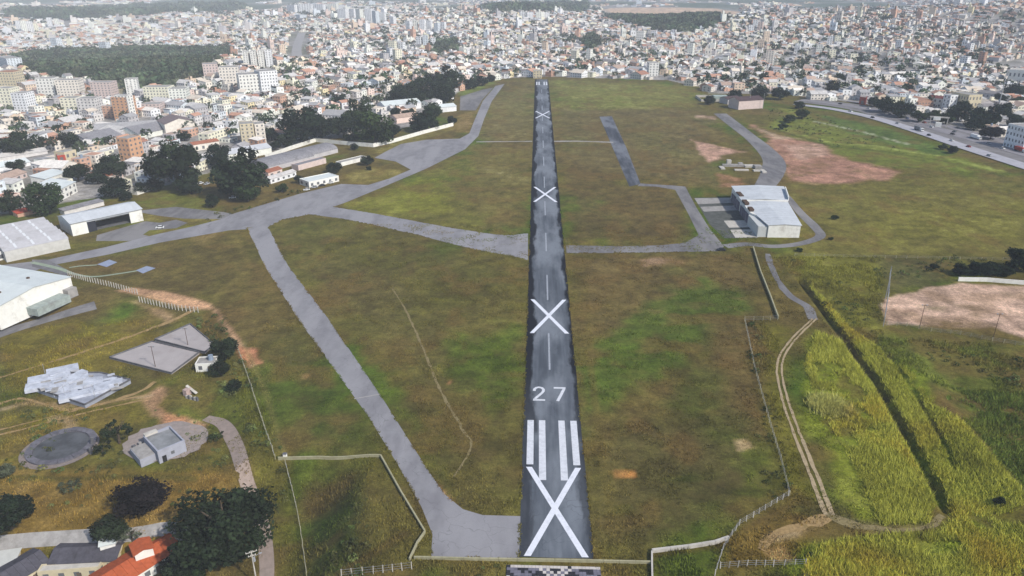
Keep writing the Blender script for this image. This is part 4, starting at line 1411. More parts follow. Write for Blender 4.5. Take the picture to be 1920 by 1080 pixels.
M_REDWALL = plain('red_paint', A(190, 84, 66), 0.8, 0.15, 0.6)
M_PINKWALL = plain('pink_render', A(226, 206, 198), 0.85, 0.1, 0.5)
WALLM = [plain('house_wall_%d' % i, c, 0.88, 0.12, 0.4, dirt=tuple(v * 0.72 for v in c)) for i, c in enumerate(CITY_WALL)]
ROOFM = [plain('house_roof_%d' % i, c, 0.85, 0.18, 0.5, dirt=tuple(v * 0.68 for v in c)) for i, c in enumerate(CITY_ROOF)]


def window_faces(b, w, d, h, floors, z0=0.0, pitch=3.2, frac=0.45, sides='fblr', zoff=0.9):
    fh = h / floors
    e = 0.035
    for f in range(floors):
        a, c = z0 + f * fh + min(zoff, 0.32 * fh), z0 + f * fh + min(zoff, 0.32 * fh) + 0.45 * fh
        for side in sides:
            L = w if side in 'fb' else d
            n = max(1, int(L / pitch))
            for k in range(n):
                m = L * (k + 0.5) / n
                hw = L / n * frac / 2
                if side == 'f':
                    b.quad((m - hw, -e, a), (m + hw, -e, a), (m + hw, -e, c), (m - hw, -e, c))
                elif side == 'b':
                    b.quad((m + hw, d + e, a), (m - hw, d + e, a), (m - hw, d + e, c), (m + hw, d + e, c))
                elif side == 'l':
                    b.quad((-e, m + hw, a), (-e, m - hw, a), (-e, m - hw, c), (-e, m + hw, c))
                else:
                    b.quad((w + e, m - hw, a), (w + e, m + hw, a), (w + e, m + hw, c), (w + e, m - hw, c))
    return b


def roof_parts(t, w, d, h, roof, mat, wallmat, panels=0, rise=None, over=0.4):
    if roof == 'flat':
        r = MB().box(0.25, w - 0.25, 0.25, d - 0.25, h - 0.45, h - 0.28).build('roof', mat, t)
        return r
    rise = rise if rise is not None else min(w, d) * 0.16
    b = MB()
    n = max(1, panels)
    alongx = w >= d
    made = []
    for k in range(n):
        if panels:
            b = MB()
        s0, s1 = k / n, (k + 1) / n
        g = 0.02 if panels else 0.0
        if alongx:
            x0, x1 = -over + (w + 2 * over) * s0 + g, -over + (w + 2 * over) * s1 - g
            if roof == 'gable':
                P = [(-over, h - rise * 2 * over / d), (d / 2, h + rise), (d + over, h - rise * 2 * over / d)]
            else:
                P = [(-over, h + 0.02), (d + over, h + rise)]
            for (ya, za), (yb, zb) in zip(P[:-1], P[1:]):
                b.quad((x0, ya, za + .14), (x1, ya, za + .14), (x1, yb, zb + .14), (x0, yb, zb + .14))
                b.quad((x0, ya, za), (x0, yb, zb), (x1, yb, zb), (x1, ya, za))
            ya, za = P[0]
            b.quad((x0, ya, za), (x1, ya, za), (x1, ya, za + .14), (x0, ya, za + .14))
            yb, zb = P[-1]
            b.quad((x1, yb, zb), (x0, yb, zb), (x0, yb, zb + .14), (x1, yb, zb + .14))
            for xx, flip in ((x0, 0), (x1, 1)):
                for (ya, za), (yb, zb) in zip(P[:-1], P[1:]):
                    q = [(xx, ya, za), (xx, ya, za + .14), (xx, yb, zb + .14), (xx, yb, zb)]
                    b.quad(*(q[::-1] if flip else q))
        else:
            y0, y1 = -over + (d + 2 * over) * s0 + g, -over + (d + 2 * over) * s1 - g
            if roof == 'gable':
                P = [(-over, h - rise * 2 * over / w), (w / 2, h + rise), (w + over, h - rise * 2 * over / w)]
            else:
                P = [(-over, h + 0.02), (w + over, h + rise)]
            for (xa, za), (xb, zb) in zip(P[:-1], P[1:]):
                b.quad((xa, y0, za + .14), (xb, y0, zb + .14), (xb, y1, zb + .14), (xa, y1, za + .14))
                b.quad((xa, y0, za), (xa, y1, za), (xb, y1, zb), (xb, y0, zb))
                b.quad((xa, y0, za), (xb, y0, zb), (xb, y0, zb + .14), (xa, y0, za + .14))
                b.quad((xb, y1, zb), (xa, y1, za), (xa, y1, za + .14), (xb, y1, zb + .14))
            xa, za = P[0]
            b.quad((xa, y1, za), (xa, y0, za), (xa, y0, za + .14), (xa, y1, za + .14))
            xb, zb = P[-1]
            b.quad((xb, y0, zb), (xb, y1, zb), (xb, y1, zb + .14), (xb, y0, zb + .14))
        if panels:
            made.append(b.build('roof_panel', mat, t))
    if not panels:
        made.append(b.build('roof', mat, t))
    # gable walls
    if roof == 'gable':
        if alongx:
            for xx in (0.03, w - 0.03):
                MB().tri((xx, 0, h), (xx, d, h), (xx, d / 2, h + rise)).build('gable_wall', wallmat, t)
        else:
            for yy in (0.03, d - 0.03):
                MB().tri((0, yy, h), (w, yy, h), (w / 2, yy, h + rise)).build('gable_wall', wallmat, t)
        return made
    gb = MB()
    if alongx:
        gb.v = [(.03, 0, h), (w - .03, 0, h), (w - .03, d - .03, h), (.03, d - .03, h), (w - .03, d - .03, h + rise * .95), (.03, d - .03, h + rise * .95)]
        gb.f = [(1, 2, 4), (3, 0, 5), (2, 3, 5, 4)]
    else:
        gb.v = [(0, .03, h), (w - .03, .03, h), (w - .03, d - .03, h), (0, d - .03, h), (w - .03, .03, h + rise * .95), (w - .03, d - .03, h + rise * .95)]
        gb.f = [(0, 1, 4), (2, 3, 5), (1, 2, 5, 4)]
    gb.build('gable_wall', wallmat, t)
    return made


def wall_shell(w, d, h, th=0.25, z0=-1.5):
    """hollow box of four walls with a parapet edge, open on top"""
    b = MB()
    o = [(0, 0), (w, 0), (w, d), (0, d)]
    i = [(th, th), (w - th, th), (w - th, d - th), (th, d - th)]
    for k in range(4):
        a, c = o[k], o[(k + 1) % 4]
        p, q = i[k], i[(k + 1) % 4]
        b.quad((*a, z0), (*c, z0), (*c, h), (*a, h))
        b.quad((*q, h - 1), (*p, h - 1), (*p, h), (*q, h))
        b.quad((*a, h), (*c, h), (*q, h), (*p, h))
    return b


def frame(A_, B_):
    a, b = Vector((A_[0], A_[1], 0)), Vector((B_[0], B_[1], 0))
    return a, (b - a).length, math.atan2(b.y - a.y, b.x - a.x)


def building(name, label, cat, p, rz, w, d, h, roof, wm, rm, floors=1, panels=0, group=None, win=True, sides='fblr', door=True,
             pitch=3.2, frac=0.38, rise=None, tank=False, keep=True, band=None):
    t = thing(name, label, cat, p, rz, group)
    wall_shell(w, d, h).build('wall', wm, t)
    roof_parts(t, w, d, h, roof, rm, wm, panels, rise)
    if win:
        wo = window_faces(MB(), w, d, h, floors, sides=sides, pitch=pitch, frac=frac).build('windows', M_GLASS, t)
        wo['kind'] = 'stuff'
    if door:
        x0 = w * 0.62
        MB().box(x0, x0 + 1.1, -0.06, 0.0, 0, min(2.1, h * 0.8)).build('door', M_DOOR, t)
    if tank:
        MB().cone((w * .7, d * .6, h - .3), (w * .7, d * .6, h + 1.6), 1.0, 0.9, 10).build('water_tank', plain('tank_blue', A(146, 160, 178), 0.6, 0.1), t)
    if band:
        b = MB()
        for f in range(1, floors):
            z = h * f / floors
            b.box(-.12, w + .12, -.12, d + .12, z - .25, z + .1)
        b.build('floor_band', band, t)
    if keep:
        c = Matrix.Rotation(rz, 2) @ Vector((w / 2, d / 2))
        KEEPOUT.append((p[0] + c.x, p[1] + c.y, 0.5 * math.hypot(w, d)))
    return t


def by_px(u0, v0, u1, v1, hpx, depth, lift=0.0):
    """base line from pixel to pixel, height in pixels -> place, angle, width, depth, height"""
    a, b = at(u0, v0), at(u1, v1)
    w = math.hypot(b.x - a.x, b.y - a.y)
    m = mpp(a)
    h = hpx * m / math.cos(math.asin(min(0.99, (CAM_H - a.z) / float(np.linalg.norm(np.array(a) - CC)))))
    return Vector((a.x, a.y, min(a.z, b.z))), math.atan2(b.y - a.y, b.x - a.x), w, depth, h


# --- the big hangar on the right of the runway
def prism_hall(name_w, t, poly, h, wm, z0=-0.3):
    return MB().prism(poly, z0, h).build(name_w, wm, t)


ht = thing('hangar', 'big white hangar with grey stepped roof beside the concrete pads right of runway', 'hangar', (113, 376, 0))


def loc(pts):
    return [(x - 113, y - 376) for x, y in pts]


FB = loc([(118.4, 376), (135.3, 376), (141.6, 420), (115.2, 420), (114.4, 398), (118.4, 390)])
RB = loc([(115.2, 420.2), (142.2, 420.2), (148.8, 451), (117.0, 451)])
MB().prism(FB, -0.3, 7.0).build('wall', M_WHITEWALL, ht)
MB().prism(RB, -0.3, 8.0).build('rear_wall', M_WHITEWALL, ht)
MB().prism(loc([(113.2, 376.6), (118.3, 376.6), (118.3, 389.9), (114.4, 397.8), (113.2, 397.0)]), -0.3, 6.0).build('side_annex', plain('annex_render', A(206, 208, 206), 0.85, 0.08, 0.5), ht)


def lerp_edge(pa, pb, t):
    return (pa[0] + (pb[0] - pa[0]) * t, pa[1] + (pb[1] - pa[1]) * t)


for (l0, l1, r0, r1, z, n) in (((117.9, 375.6), (114.7, 420), (135.8, 375.6), (142.1, 420), 7.0, 11), ((114.7, 420.4), (116.5, 451.4), (142.7, 420.4), (149.3, 451.4), 8.0, 8)):
    for k in range(n):
        a0, a1 = lerp_edge(l0, l1, k / n + .002), lerp_edge(l0, l1, (k + 1) / n - .002)
        b0, b1 = lerp_edge(r0, r1, k / n + .002), lerp_edge(r0, r1, (k + 1) / n - .002)
        m0, m1 = lerp_edge(a0, b0, .5), lerp_edge(a1, b1, .5)
        b = MB()
        zz = z + 0.02
        A0, A1, B0, B1, M0, M1 = [(p[0] - 113, p[1] - 376, q) for p, q in ((a0, zz), (a1, zz), (b0, zz), (b1, zz), (m0, zz + 0.7), (m1, zz + 0.7))]
        b.quad(A0, M0, M1, A1).quad(M0, B0, B1, M1)
        up = lambda p: (p[0], p[1], p[2] - 0.25)
        b.quad(A0, A1, up(A1), up(A0)).quad(B1, B0, up(B0), up(B1)).quad(M0, A0, up(A0), up(M0)).quad(B0, M0, up(M0), up(B0)).quad(A1, M1, up(M1), up(A1)).quad(M1, B1, up(B1), up(M1))
        b.build('roof_panel', M_GREYROOF, ht)
for y0 in (375.62, 451.0):
    l, r_ = (118.4, 135.3) if y0 < 400 else (117.0, 148.8)
    z = 7.0 if y0 < 400 else 8.0
    MB().tri((l - 113, y0 + .3 - 376, z), (r_ - 113, y0 + .3 - 376, z), ((l + r_) / 2 - 113, y0 + .3 - 376, z + 0.68)).build('gable_wall', M_WHITEWALL, ht)
# parapet at the back right, lean roofs over the doors, door leaves
MB().beam((29.6, 45.2, 8.6), (34.6, 68.0, 8.6), .5, 2.4).build('parapet', M_WHITEWALL, ht)
for y0, y1, x in ((400, 408, 113.9), (409.5, 418.5, 114.2), (424, 433, 114.9), (435.5, 445, 115.6)):
    d = MB().box(x - 113, x - 113 + 0.35, y0 - 376, y1 - 376, 0, 5.2).build('hangar_door', plain('violet_grey_door', A(112, 108, 122), 0.7, 0.2, 0.8), ht)
    MB().box(x - 113 - .1, x - 113, (y0 + y1) / 2 - 376 - .1, (y0 + y1) / 2 - 376 + .1, 0, 5.2).build('door_post', M_METAL, d)
for y0, y1, x in ((399.5, 404.5, 114.6), (412, 419, 115.2), (427, 436, 116.0)):
    MB().box(x - 113 - .3, x - 113 + 2.2, y0 - 376, y1 - 376, 7.4, 8.6).build('roof_vent', M_DARKSTEEL, ht)

# --- the open-fronted hangar on the left
p, L, rz = frame((-255.0, 365.5), (-230.6, 393.8))
lh = thing('hangar', 'open-fronted white hangar with pale grey roof by the left apron', 'hangar', p, rz)
D_, H_ = 19.0, 7.0
b = MB()
b.box(0, 8.0, 0, 0.4, -.3, H_).box(L - 7.0, L, 0, 0.4, -.3, H_)          # front piers
b.box(0, 0.4, 0.4, D_, -.3, H_).box(L - 0.4, L, 0.4, D_, -.3, H_).box(0.4, L - 0.4, D_ - 0.4, D_, -.3, H_)
b.build('wall', M_WHITEWALL, lh)
MB().box(8.0, L - 7.0, 0.02, 0.38, H_ - 1.0, H_).build('door_lintel', M_GREYROOF, lh)
for k in range(3):
    MB().box(8.1 + k * 1.6, 9.6 + k * 1.6, 0.6 + 0.3 * k, 0.75 + 0.3 * k, 0, H_ - 1.1).build('door_leaf', plain('dark_door_leaf', A(52, 54, 64), 0.6, 0.2, 1), lh)
n = 10
for k in range(n):
    x0, x1 = -0.5 + (L + 1) * k / n + .02, -0.5 + (L + 1) * (k + 1) / n - .02
    b = MB()
    P = [(-0.8, H_ + .05), (D_ / 2, H_ + 2.2), (D_ + .6, H_ + .05)]
    for (ya, za), (yb, zb) in zip(P[:-1], P[1:]):
        b.quad((x0, ya, za + .15), (x1, ya, za + .15), (x1, yb, zb + .15), (x0, yb, zb + .15))
        b.quad((x0, ya, za), (x0, yb, zb), (x1, yb, zb), (x1, ya, za))
    b.quad((x0, -0.8, H_ + .05), (x1, -0.8, H_ + .05), (x1, -0.8, H_ + .2), (x0, -0.8, H_ + .2))
    b.build('roof_panel', M_GREYROOF, lh)
for xx in (0.05, L - 0.05):
    MB().tri((xx, 0, H_), (xx, D_, H_), (xx, D_ / 2, H_ + 2.1)).build('gable_wall', M_WHITEWALL, lh)
MB().box(1.5, L - 1.5, 2, D_ - 2, 0.07, 0.12).build('floor_slab', m_darkconc, lh)
KEEPOUT.append((-250, 390, 26))

# --- warehouses at the left edge
p, L, rz = frame((-264.5, 326.0), (-245.0, 346.5))
wt = thing('warehouse', 'pale grey sawtooth-roofed warehouse left of the open hangar', 'warehouse', p, rz)
wall_shell(L, 44, 5.5).build('wall', plain('warehouse_wall', A(210, 208, 202), 0.85, 0.1, 0.5), wt)
for k in range(6):
    y0, y1 = 44 * k / 6, 44 * (k + 1) / 6 - 0.05
    b = MB()
    b.quad((-.3, y0, 5.55), (L + .3, y0, 5.55), (L + .3, y1, 7.1), (-.3, y1, 7.1))
    b.quad((L + .3, y1, 5.5), (-.3, y1, 5.5), (-.3, y1, 7.1), (L + .3, y1, 7.1))
    b.tri((L + .3, y0, 5.5), (L + .3, y1, 5.5), (L + .3, y1, 7.1))
    b.tri((-.3, y1, 5.5), (-.3, y0, 5.5), (-.3, y1, 7.1))
    o = b.build('roof_bay', plain('pale_bay_roof', A(200, 198, 200), 0.7, 0.08, 0.5, dirt=A(176, 172, 170), rand=0.1), wt)
    for j in range(3):
        x0 = L * (0.18 + 0.27 * j)
        MB().quad((x0, y0 + 1.5, 5.55 + 1.55 * 1.5 / 7.3 + .05), (x0 + 1.1, y0 + 1.5, 5.55 + 1.55 * 1.5 / 7.3 + .05), (x0 + 1.1, y1 - .8, 6.98), (x0, y1 - .8, 6.98)).build('skylight', plain('skylight_sheet', A(228, 230, 232), 0.5, 0.05), o)
KEEPOUT.append((-272, 352, 34))
building('annex', 'small white flat-roofed box house below the sawtooth warehouse at left edge', 'house', Vector((-271, 327, 0)), 0.8, 6, 9, 4.5, 'flat', M_WHITEWALL, m_conc, 1, door=False)
p, L, rz = frame((-219.5, 256.0), (-209.0, 289.5))
wt = building('warehouse', 'big white-roofed warehouse at left edge below the apron road', 'warehouse', p, rz, L, 46, 8.0, 'gable', M_WHITEWALL, M_WHITEROOF, 1, panels=9, win=False, door=False, rise=2.2)
for fx, fy in ((0.28, 9), (0.72, 12)):
    MB().box(L * fx - .5, L * fx + .5, fy, fy + 1, 8.2, 10.0).build('roof_vent', M_DARKSTEEL, wt)
MB().box(L * .35, L * .8, -6, -0.05, 0, 3.2).build('side_shed', plain('shed_greenish', A(168, 178, 172), 0.8, 0.2, 0.6, dirt=A(140, 140, 136)), wt)
MB().box(L * .85, L * .98, -3, -0.05, 0, 4.0).build('porch', m_conc, wt)
structure(ribbon('yard_road', flat([(-60, 636), (20, 608), (90, 588), (140, 576), (178, 568)]), [7, 7, 6, 7.5], m_road, 0.06))

# --- water works in the lower left corner
def slab(name, label, px, h, mat, edge, cat='platform', rail=True):
    pts = [at(u, v) for u, v in px]
    z = sum(p.z for p in pts) / len(pts) + .4
    c = sum(pts, Vector()) / len(pts)
    q = ccw([(p.x - c.x, p.y - c.y) for p in pts])
    t = thing(name, label, cat, (c.x, c.y, z))
    MB().prism(q, -2.0, h).build('slab', mat, t)
    for i in range(len(q)):
        a, b = Vector(q[i]), Vector(q[(i + 1) % len(q)])
        n = max(1, int((b - a).length / 5))
        for k in range(n):
            s, e = a.lerp(b, k / n), a.lerp(b, (k + 1) / n - 0.004)
            MB().beam((s.x, s.y, h + .22), (e.x, e.y, h + .22), 0.3, 0.55).build('kerb_wall', edge, t)
    return t


m_court = plain('court_concrete', A(182, 174, 172), 0.9, 0.08, 0.25, dirt=A(164, 154, 150))
ct = slab('court', 'larger lower diamond-shaped concrete court with low dark walls', [(206, 673), (286, 643), (374, 664), (322, 702)], 0.12, m_court, m_darkconc, 'court')
c2 = slab('court', 'smaller upper diamond-shaped concrete court beside the dark tree', [(291, 640), (357, 611), (402, 646), (385, 664)], 0.12, m_court, m_darkconc, 'court')


def lamp_pole(label, u, v, hgt, name='lamp_pole', mat=M_DARKSTEEL):
    p = at(u, v)
    t = thing(name, label, 'pole', p, 0, None)
    MB().cone((0, 0, -.2), (0, 0, hgt), 0.13, 0.08, 8).build('shaft', mat, t)
    MB().beam((-1.0, 0, hgt - .3), (1.0, 0, hgt - .3), 0.12).build('cross_arm', mat, t)
    for s in (-0.9, 0.9):
        MB().box(s - .25, s + .25, -.2, .2, hgt - .22, hgt).build('lamp_head', M_METAL, t)
    return t


lamp_pole('dark lamp pole standing in the larger concrete court', 292, 690, 9)
lamp_pole('dark lamp pole standing in the smaller concrete court', 353, 650, 8)
m_broken = plain('broken_white_slab', A(206, 210, 220), 0.8, 0.2, 0.35, dirt=A(150, 154, 166))
wt = slab('ruined_tank', 'broken white concrete tank roof with sagging slabs left of the court', [(53, 730), (112, 700), (136, 706), (190, 706), (246, 719), (161, 766)], 1.0, plain('tank_floor', A(168, 172, 184), 0.9, 0.2, 0.3, dirt=A(130, 132, 142)), m_darkconc, 'tank')
rr = random.Random(5)
for k, (u_, v_, a, l, w_) in enumerate([(95, 716, .55, 13, 5), (120, 703, .6, 10, 5), (78, 730, .5, 9, 5), (135, 722, .6, 11, 3.5), (165, 728, .55, 10, 4), (160, 745, .52, 15, 4.5),
                                       (185, 738, .56, 13, 3), (125, 738, .5, 7, 4), (205, 728, .5, 9, 3.5), (110, 734, 1.4, 5, 4), (148, 712, 1.2, 6, 3), (178, 722, .2, 5, 3)]):
    p = at(u_, v_) - wt.location
    M_ = Matrix.Translation((p.x, p.y, 1.4 + rr.random() * .5)) @ Matrix.Rotation(a, 4, 'Z') @ Matrix.Rotation(rr.uniform(-.05, .05), 4, 'X') @ Matrix.Rotation(rr.uniform(-.03, .03), 4, 'Y')
    MB().box(-l / 2, l / 2, -w_ / 2, w_ / 2, -1.2, .12, M_).build('roof_slab', m_broken, wt)
for k in range(26):
    q = at(rr.uniform(75, 225), rr.uniform(712, 745)) - wt.location
    l, w_ = rr.uniform(1.2, 4), rr.uniform(.8, 2)
    M_ = Matrix.Translation((q.x, q.y, 1.2 + rr.random() * .9)) @ Matrix.Rotation(rr.choice((.55, 2.1)) + rr.uniform(-.2, .2), 4, 'Z') @ Matrix.Rotation(rr.uniform(-.15, .15), 4, 'X')
    MB().box(-l / 2, l / 2, -w_ / 2, w_ / 2, -.15, .15, M_).build('fallen_slab', m_broken if k % 3 else m_conc, wt)
for u_, v_ in ((88, 712), (125, 752), (180, 752)):
    p = at(u_, v_) - wt.location
    MB().cone((p.x, p.y, -1), (p.x, p.y, 6), 0.09, 0.06, 6).build('rod', M_METAL, wt)
# round tank
c = at(116, 838)
rt = thing('round_tank', 'round dark open water tank sunk in the grass', 'tank', c)
n = 28
b = MB()
R1, R2 = 7.6, 9.6
for k in range(n):
    t0, t1 = 2 * math.pi * k / n, 2 * math.pi * (k + 1) / n - 0.012
    P = [(r * math.cos(t), r * math.sin(t)) for r in (R1, R2) for t in (t0, t1)]
    bb = MB()
    z0, z1 = -1, .75 + 0.1 * math.sin(k * 2.1)
    (a, b_, c_, d_) = P[0], P[1], P[2], P[3]
    bb.quad((*a, z1), (*c_, z1), (*d_, z1), (*b_, z1)).quad((*c_, z0), (*d_, z0), (*d_, z1), (*c_, z1)).quad((*b_, z0), (*a, z0), (*a, z1), (*b_, z1))
    bb.quad((*a, z0), (*c_, z0), (*c_, z1), (*a, z1)).quad((*d_, z0), (*b_, z0), (*b_, z1), (*d_, z1))
    bb.build('rim_block', plain('rim_concrete', A(118, 116, 124), 0.9, 0.25, 0.8, dirt=A(92, 90, 96), rand=0.15), rt)
b = MB()
b.v = [(R1 * math.cos(2 * math.pi * k / n), R1 * math.sin(2 * math.pi * k / n), 0.25) for k in range(n)]
b.f = [tuple(range(n))]
b.build('basin_floor', plain('basin_floor', A(96, 98, 102), 0.8, 0.3, 0.25, dirt=A(58, 58, 62)), rt)
MB().cone((8.6, 1, 0), (9.4, 1, 3.0), .5, .45, 8).build('inlet_pipe', m_darkconc, rt)
MB().cone((10.8, -3, -.5), (10.8, -3, 2.2), .45, .45, 8).build('vent_pipe', m_darkconc, rt)
b = MB()
b.v = [(10.8 * math.cos(2 * math.pi * k / n), 10.4 * math.sin(2 * math.pi * k / n) - 1.0, 0.22) for k in range(n)]
b.f = [tuple(range(n))]
b.build('gravel_skirt', plain('gravel_skirt', A(150, 138, 132), 0.95, 0.2, 1.2, dirt=A(110, 100, 90)), rt)
# round yard with the grey concrete pump house
c = at(312, 828)
b = MB()
nn = 32
b.v = [(c.x + 12.5 * math.cos(2 * math.pi * k / nn) * (1 + .06 * math.sin(3 * k)), c.y + 10.5 * math.sin(2 * math.pi * k / nn) * (1 + .05 * math.sin(5 * k)), c.z + 0.25) for k in range(nn)]
b.f = [tuple(range(nn))]
structure(b.build('gravel_yard', plain('yard_gravel', A(164, 152, 146), 0.95, 0.15, 0.8, dirt=A(140, 132, 124))))
p0, p1 = at(300, 870), at(350, 848)
hp = thing('pump_house', 'grey concrete pump house with sunken flat roof in the round gravel yard', 'building', p0, math.atan2(p1.y - p0.y, p1.x - p0.x))
w_, d_, h_ = (p1 - p0).length * 1.02, 11.0, 4.4
m_pump = plain('pump_house_concrete', A(176, 178, 190), 0.9, 0.12, 0.5, dirt=A(146, 146, 156))
wall_shell(w_, d_, h_, 0.45).build('wall', m_pump, hp)
MB().box(0.45, w_ - .45, 0.45, d_ - .45, h_ - 1.0, h_ - .8).build('roof', plain('pump_roof', A(150, 152, 154), 0.9, 0.2, 0.4, dirt=A(112, 114, 116)), hp)
MB().box(0.3, w_ * .5, d_ * .9, d_ + .5, h_ - .2, h_ + .5).build('roof_beam', m_paleconc, hp)
MB().box(-4.5, -.05, 2, d_ - 1, -1, 2.6).build('lower_block', m_pump, hp)
MB().box(-4.3, -.2, 2.2, d_ - 1.2, 2.6, 2.75).build('lower_roof', m_conc, hp)
MB().box(w_ * .12, w_ * .12 + 1.2, -.08, 0, 0, 2.2).build('door', M_SHADOWROOM, hp)  # solid dark box; the shade of the doorway is its colour
MB().box(w_ * .45, w_ * .45 + 1.0, -.06, 0, 1.6, 2.6).build('window', M_GLASS, hp)
for k in range(4):
    MB().box(-3 + k * 1.8, -2 + k * 1.8, d_ + 1.5, d_ + 2.6, -.5, 1.2 + .3 * (k % 2)).build('valve_box', m_conc if k % 2 else m_darkconc, hp)
# small ruins
p = at(360, 742)
rt = thing('ruined_shed', 'small collapsed white shed with leaning slab on the grass', 'shed', p, -.35)
MB().box(-2.6, -1.0, -1.2, 1.2, 0, 2.4).build('wall', plain('ruin_pink', A(196, 172, 164), 0.9, 0.2, 0.8), rt)
MB().box(-2.8, 1.8, -.5, .5, -.1, .1, Matrix.Translation((-.2, .9, 1.6)) @ Matrix.Rotation(.5, 4, 'Y')).build('leaning_slab', m_paleconc, rt)
for k in range(6):
    MB().box(-.6 + k * .9, .0 + k * .9, -2.2, -1.6, 0, 1.1 + .2 * (k % 3)).build('fallen_block', m_paleconc if k % 2 == 0 else m_darkconc, rt)
P_, RZ, W_, D2, HH = by_px(368, 698, 404, 694, 24, 6)
building('small_house', 'small white house with blue tank beside the concrete court', 'house', P_, RZ, W_, 5.5, 3.4, 'flat', M_WHITEWALL, m_conc, 1, tank=True)

# --- houses in the bottom left corner
def roof_house(name, label, cat, pts_px, h, rise, wm, rm, ridge_panels=6, lift=0.0, win=True):
    """house under a pitched roof: pixels of the front-left and front-right eave corners seen at eave height, depth"""
    (u0, v0), (u1, v1), dep = pts_px
    a, b = at(u0, v0, lift=h), at(u1, v1, lift=h)
    z = min(a.z, b.z)
    L_ = math.hypot(b.x - a.x, b.y - a.y)
    return building(name, label, cat, Vector((a.x, a.y, z)), math.atan2(b.y - a.y, b.x - a.x), L_, dep, h, 'gable', wm, rm, 1, panels=ridge_panels, rise=rise, win=win)


roof_house('house', 'long low house under dark grey roof at bottom left', 'house', ((92, 1056), (215, 1047), 7.5), 3.2, 1.3, M_CREAM, M_DARKTILE, 8)
roof_house('house', 'house with slanting dark slate roof in the bottom left corner', 'house', ((5, 1105), (90, 1050), 8.0), 3.2, 1.5, M_CREAM, M_DARKTILE, 7)
roof_house('house', 'house with bright orange tiled roof at the bottom below the huge tree', 'house', ((205, 1110), (338, 1024), 9.0), 3.4, 1.7, M_WHITEWALL, M_ORANGE, 10)
P_, RZ, W_, D2, HH = by_px(262, 1078, 295, 1062, 20, 4)
building('dormer_house', 'small white gabled block standing against the orange roof', 'house', P_, RZ, W_, 4.5, 6.4, 'gable', M_WHITEWALL, M_ORANGE, 1, keep=False)
P_, RZ, W_, D2, HH = by_px(-30, 1085, 30, 1076, 20, 6)
building('shed', 'pale flat-roofed shed at the bottom left picture corner', 'shed', P_, RZ, W_, 5, 3.0, 'shed', M_CREAM, plain('pale_shed_roof', A(206, 206, 200), 0.7, 0.08, 0.6), 1, rise=.5)
P_, RZ, W_, D2, HH = by_px(75, 1092, 190, 1082, 14, 5)
building('terrace_wall_house', 'narrow cream house in front of the long dark grey roof', 'house', P_, RZ, W_, 2.6, 3.4, 'flat', M_CREAM, m_paleconc, 1)
p = at(208, 1032)
t_ = thing('satellite_shack', 'white jumbled lean-to between grey and orange roofs', 'shed', p, .4)
MB().box(-2, 1.5, -1, 1.4, -1, 2.8).build('wall', M_WHITEWALL, t_)
MB().box(-2.3, 1.8, -1.3, 1.7, -.08, .08, Matrix.Translation((0, 0, 3.1)) @ Matrix.Rotation(.25, 4, 'X')).build('roof', M_WHITEROOF, t_)
MB().box(.2, 2.6, .4, 2.0, -.06, .06, Matrix.Translation((0, 0, 4.0)) @ Matrix.Rotation(-.4, 4, 'Y')).build('loose_sheet', M_WHITEROOF, t_)

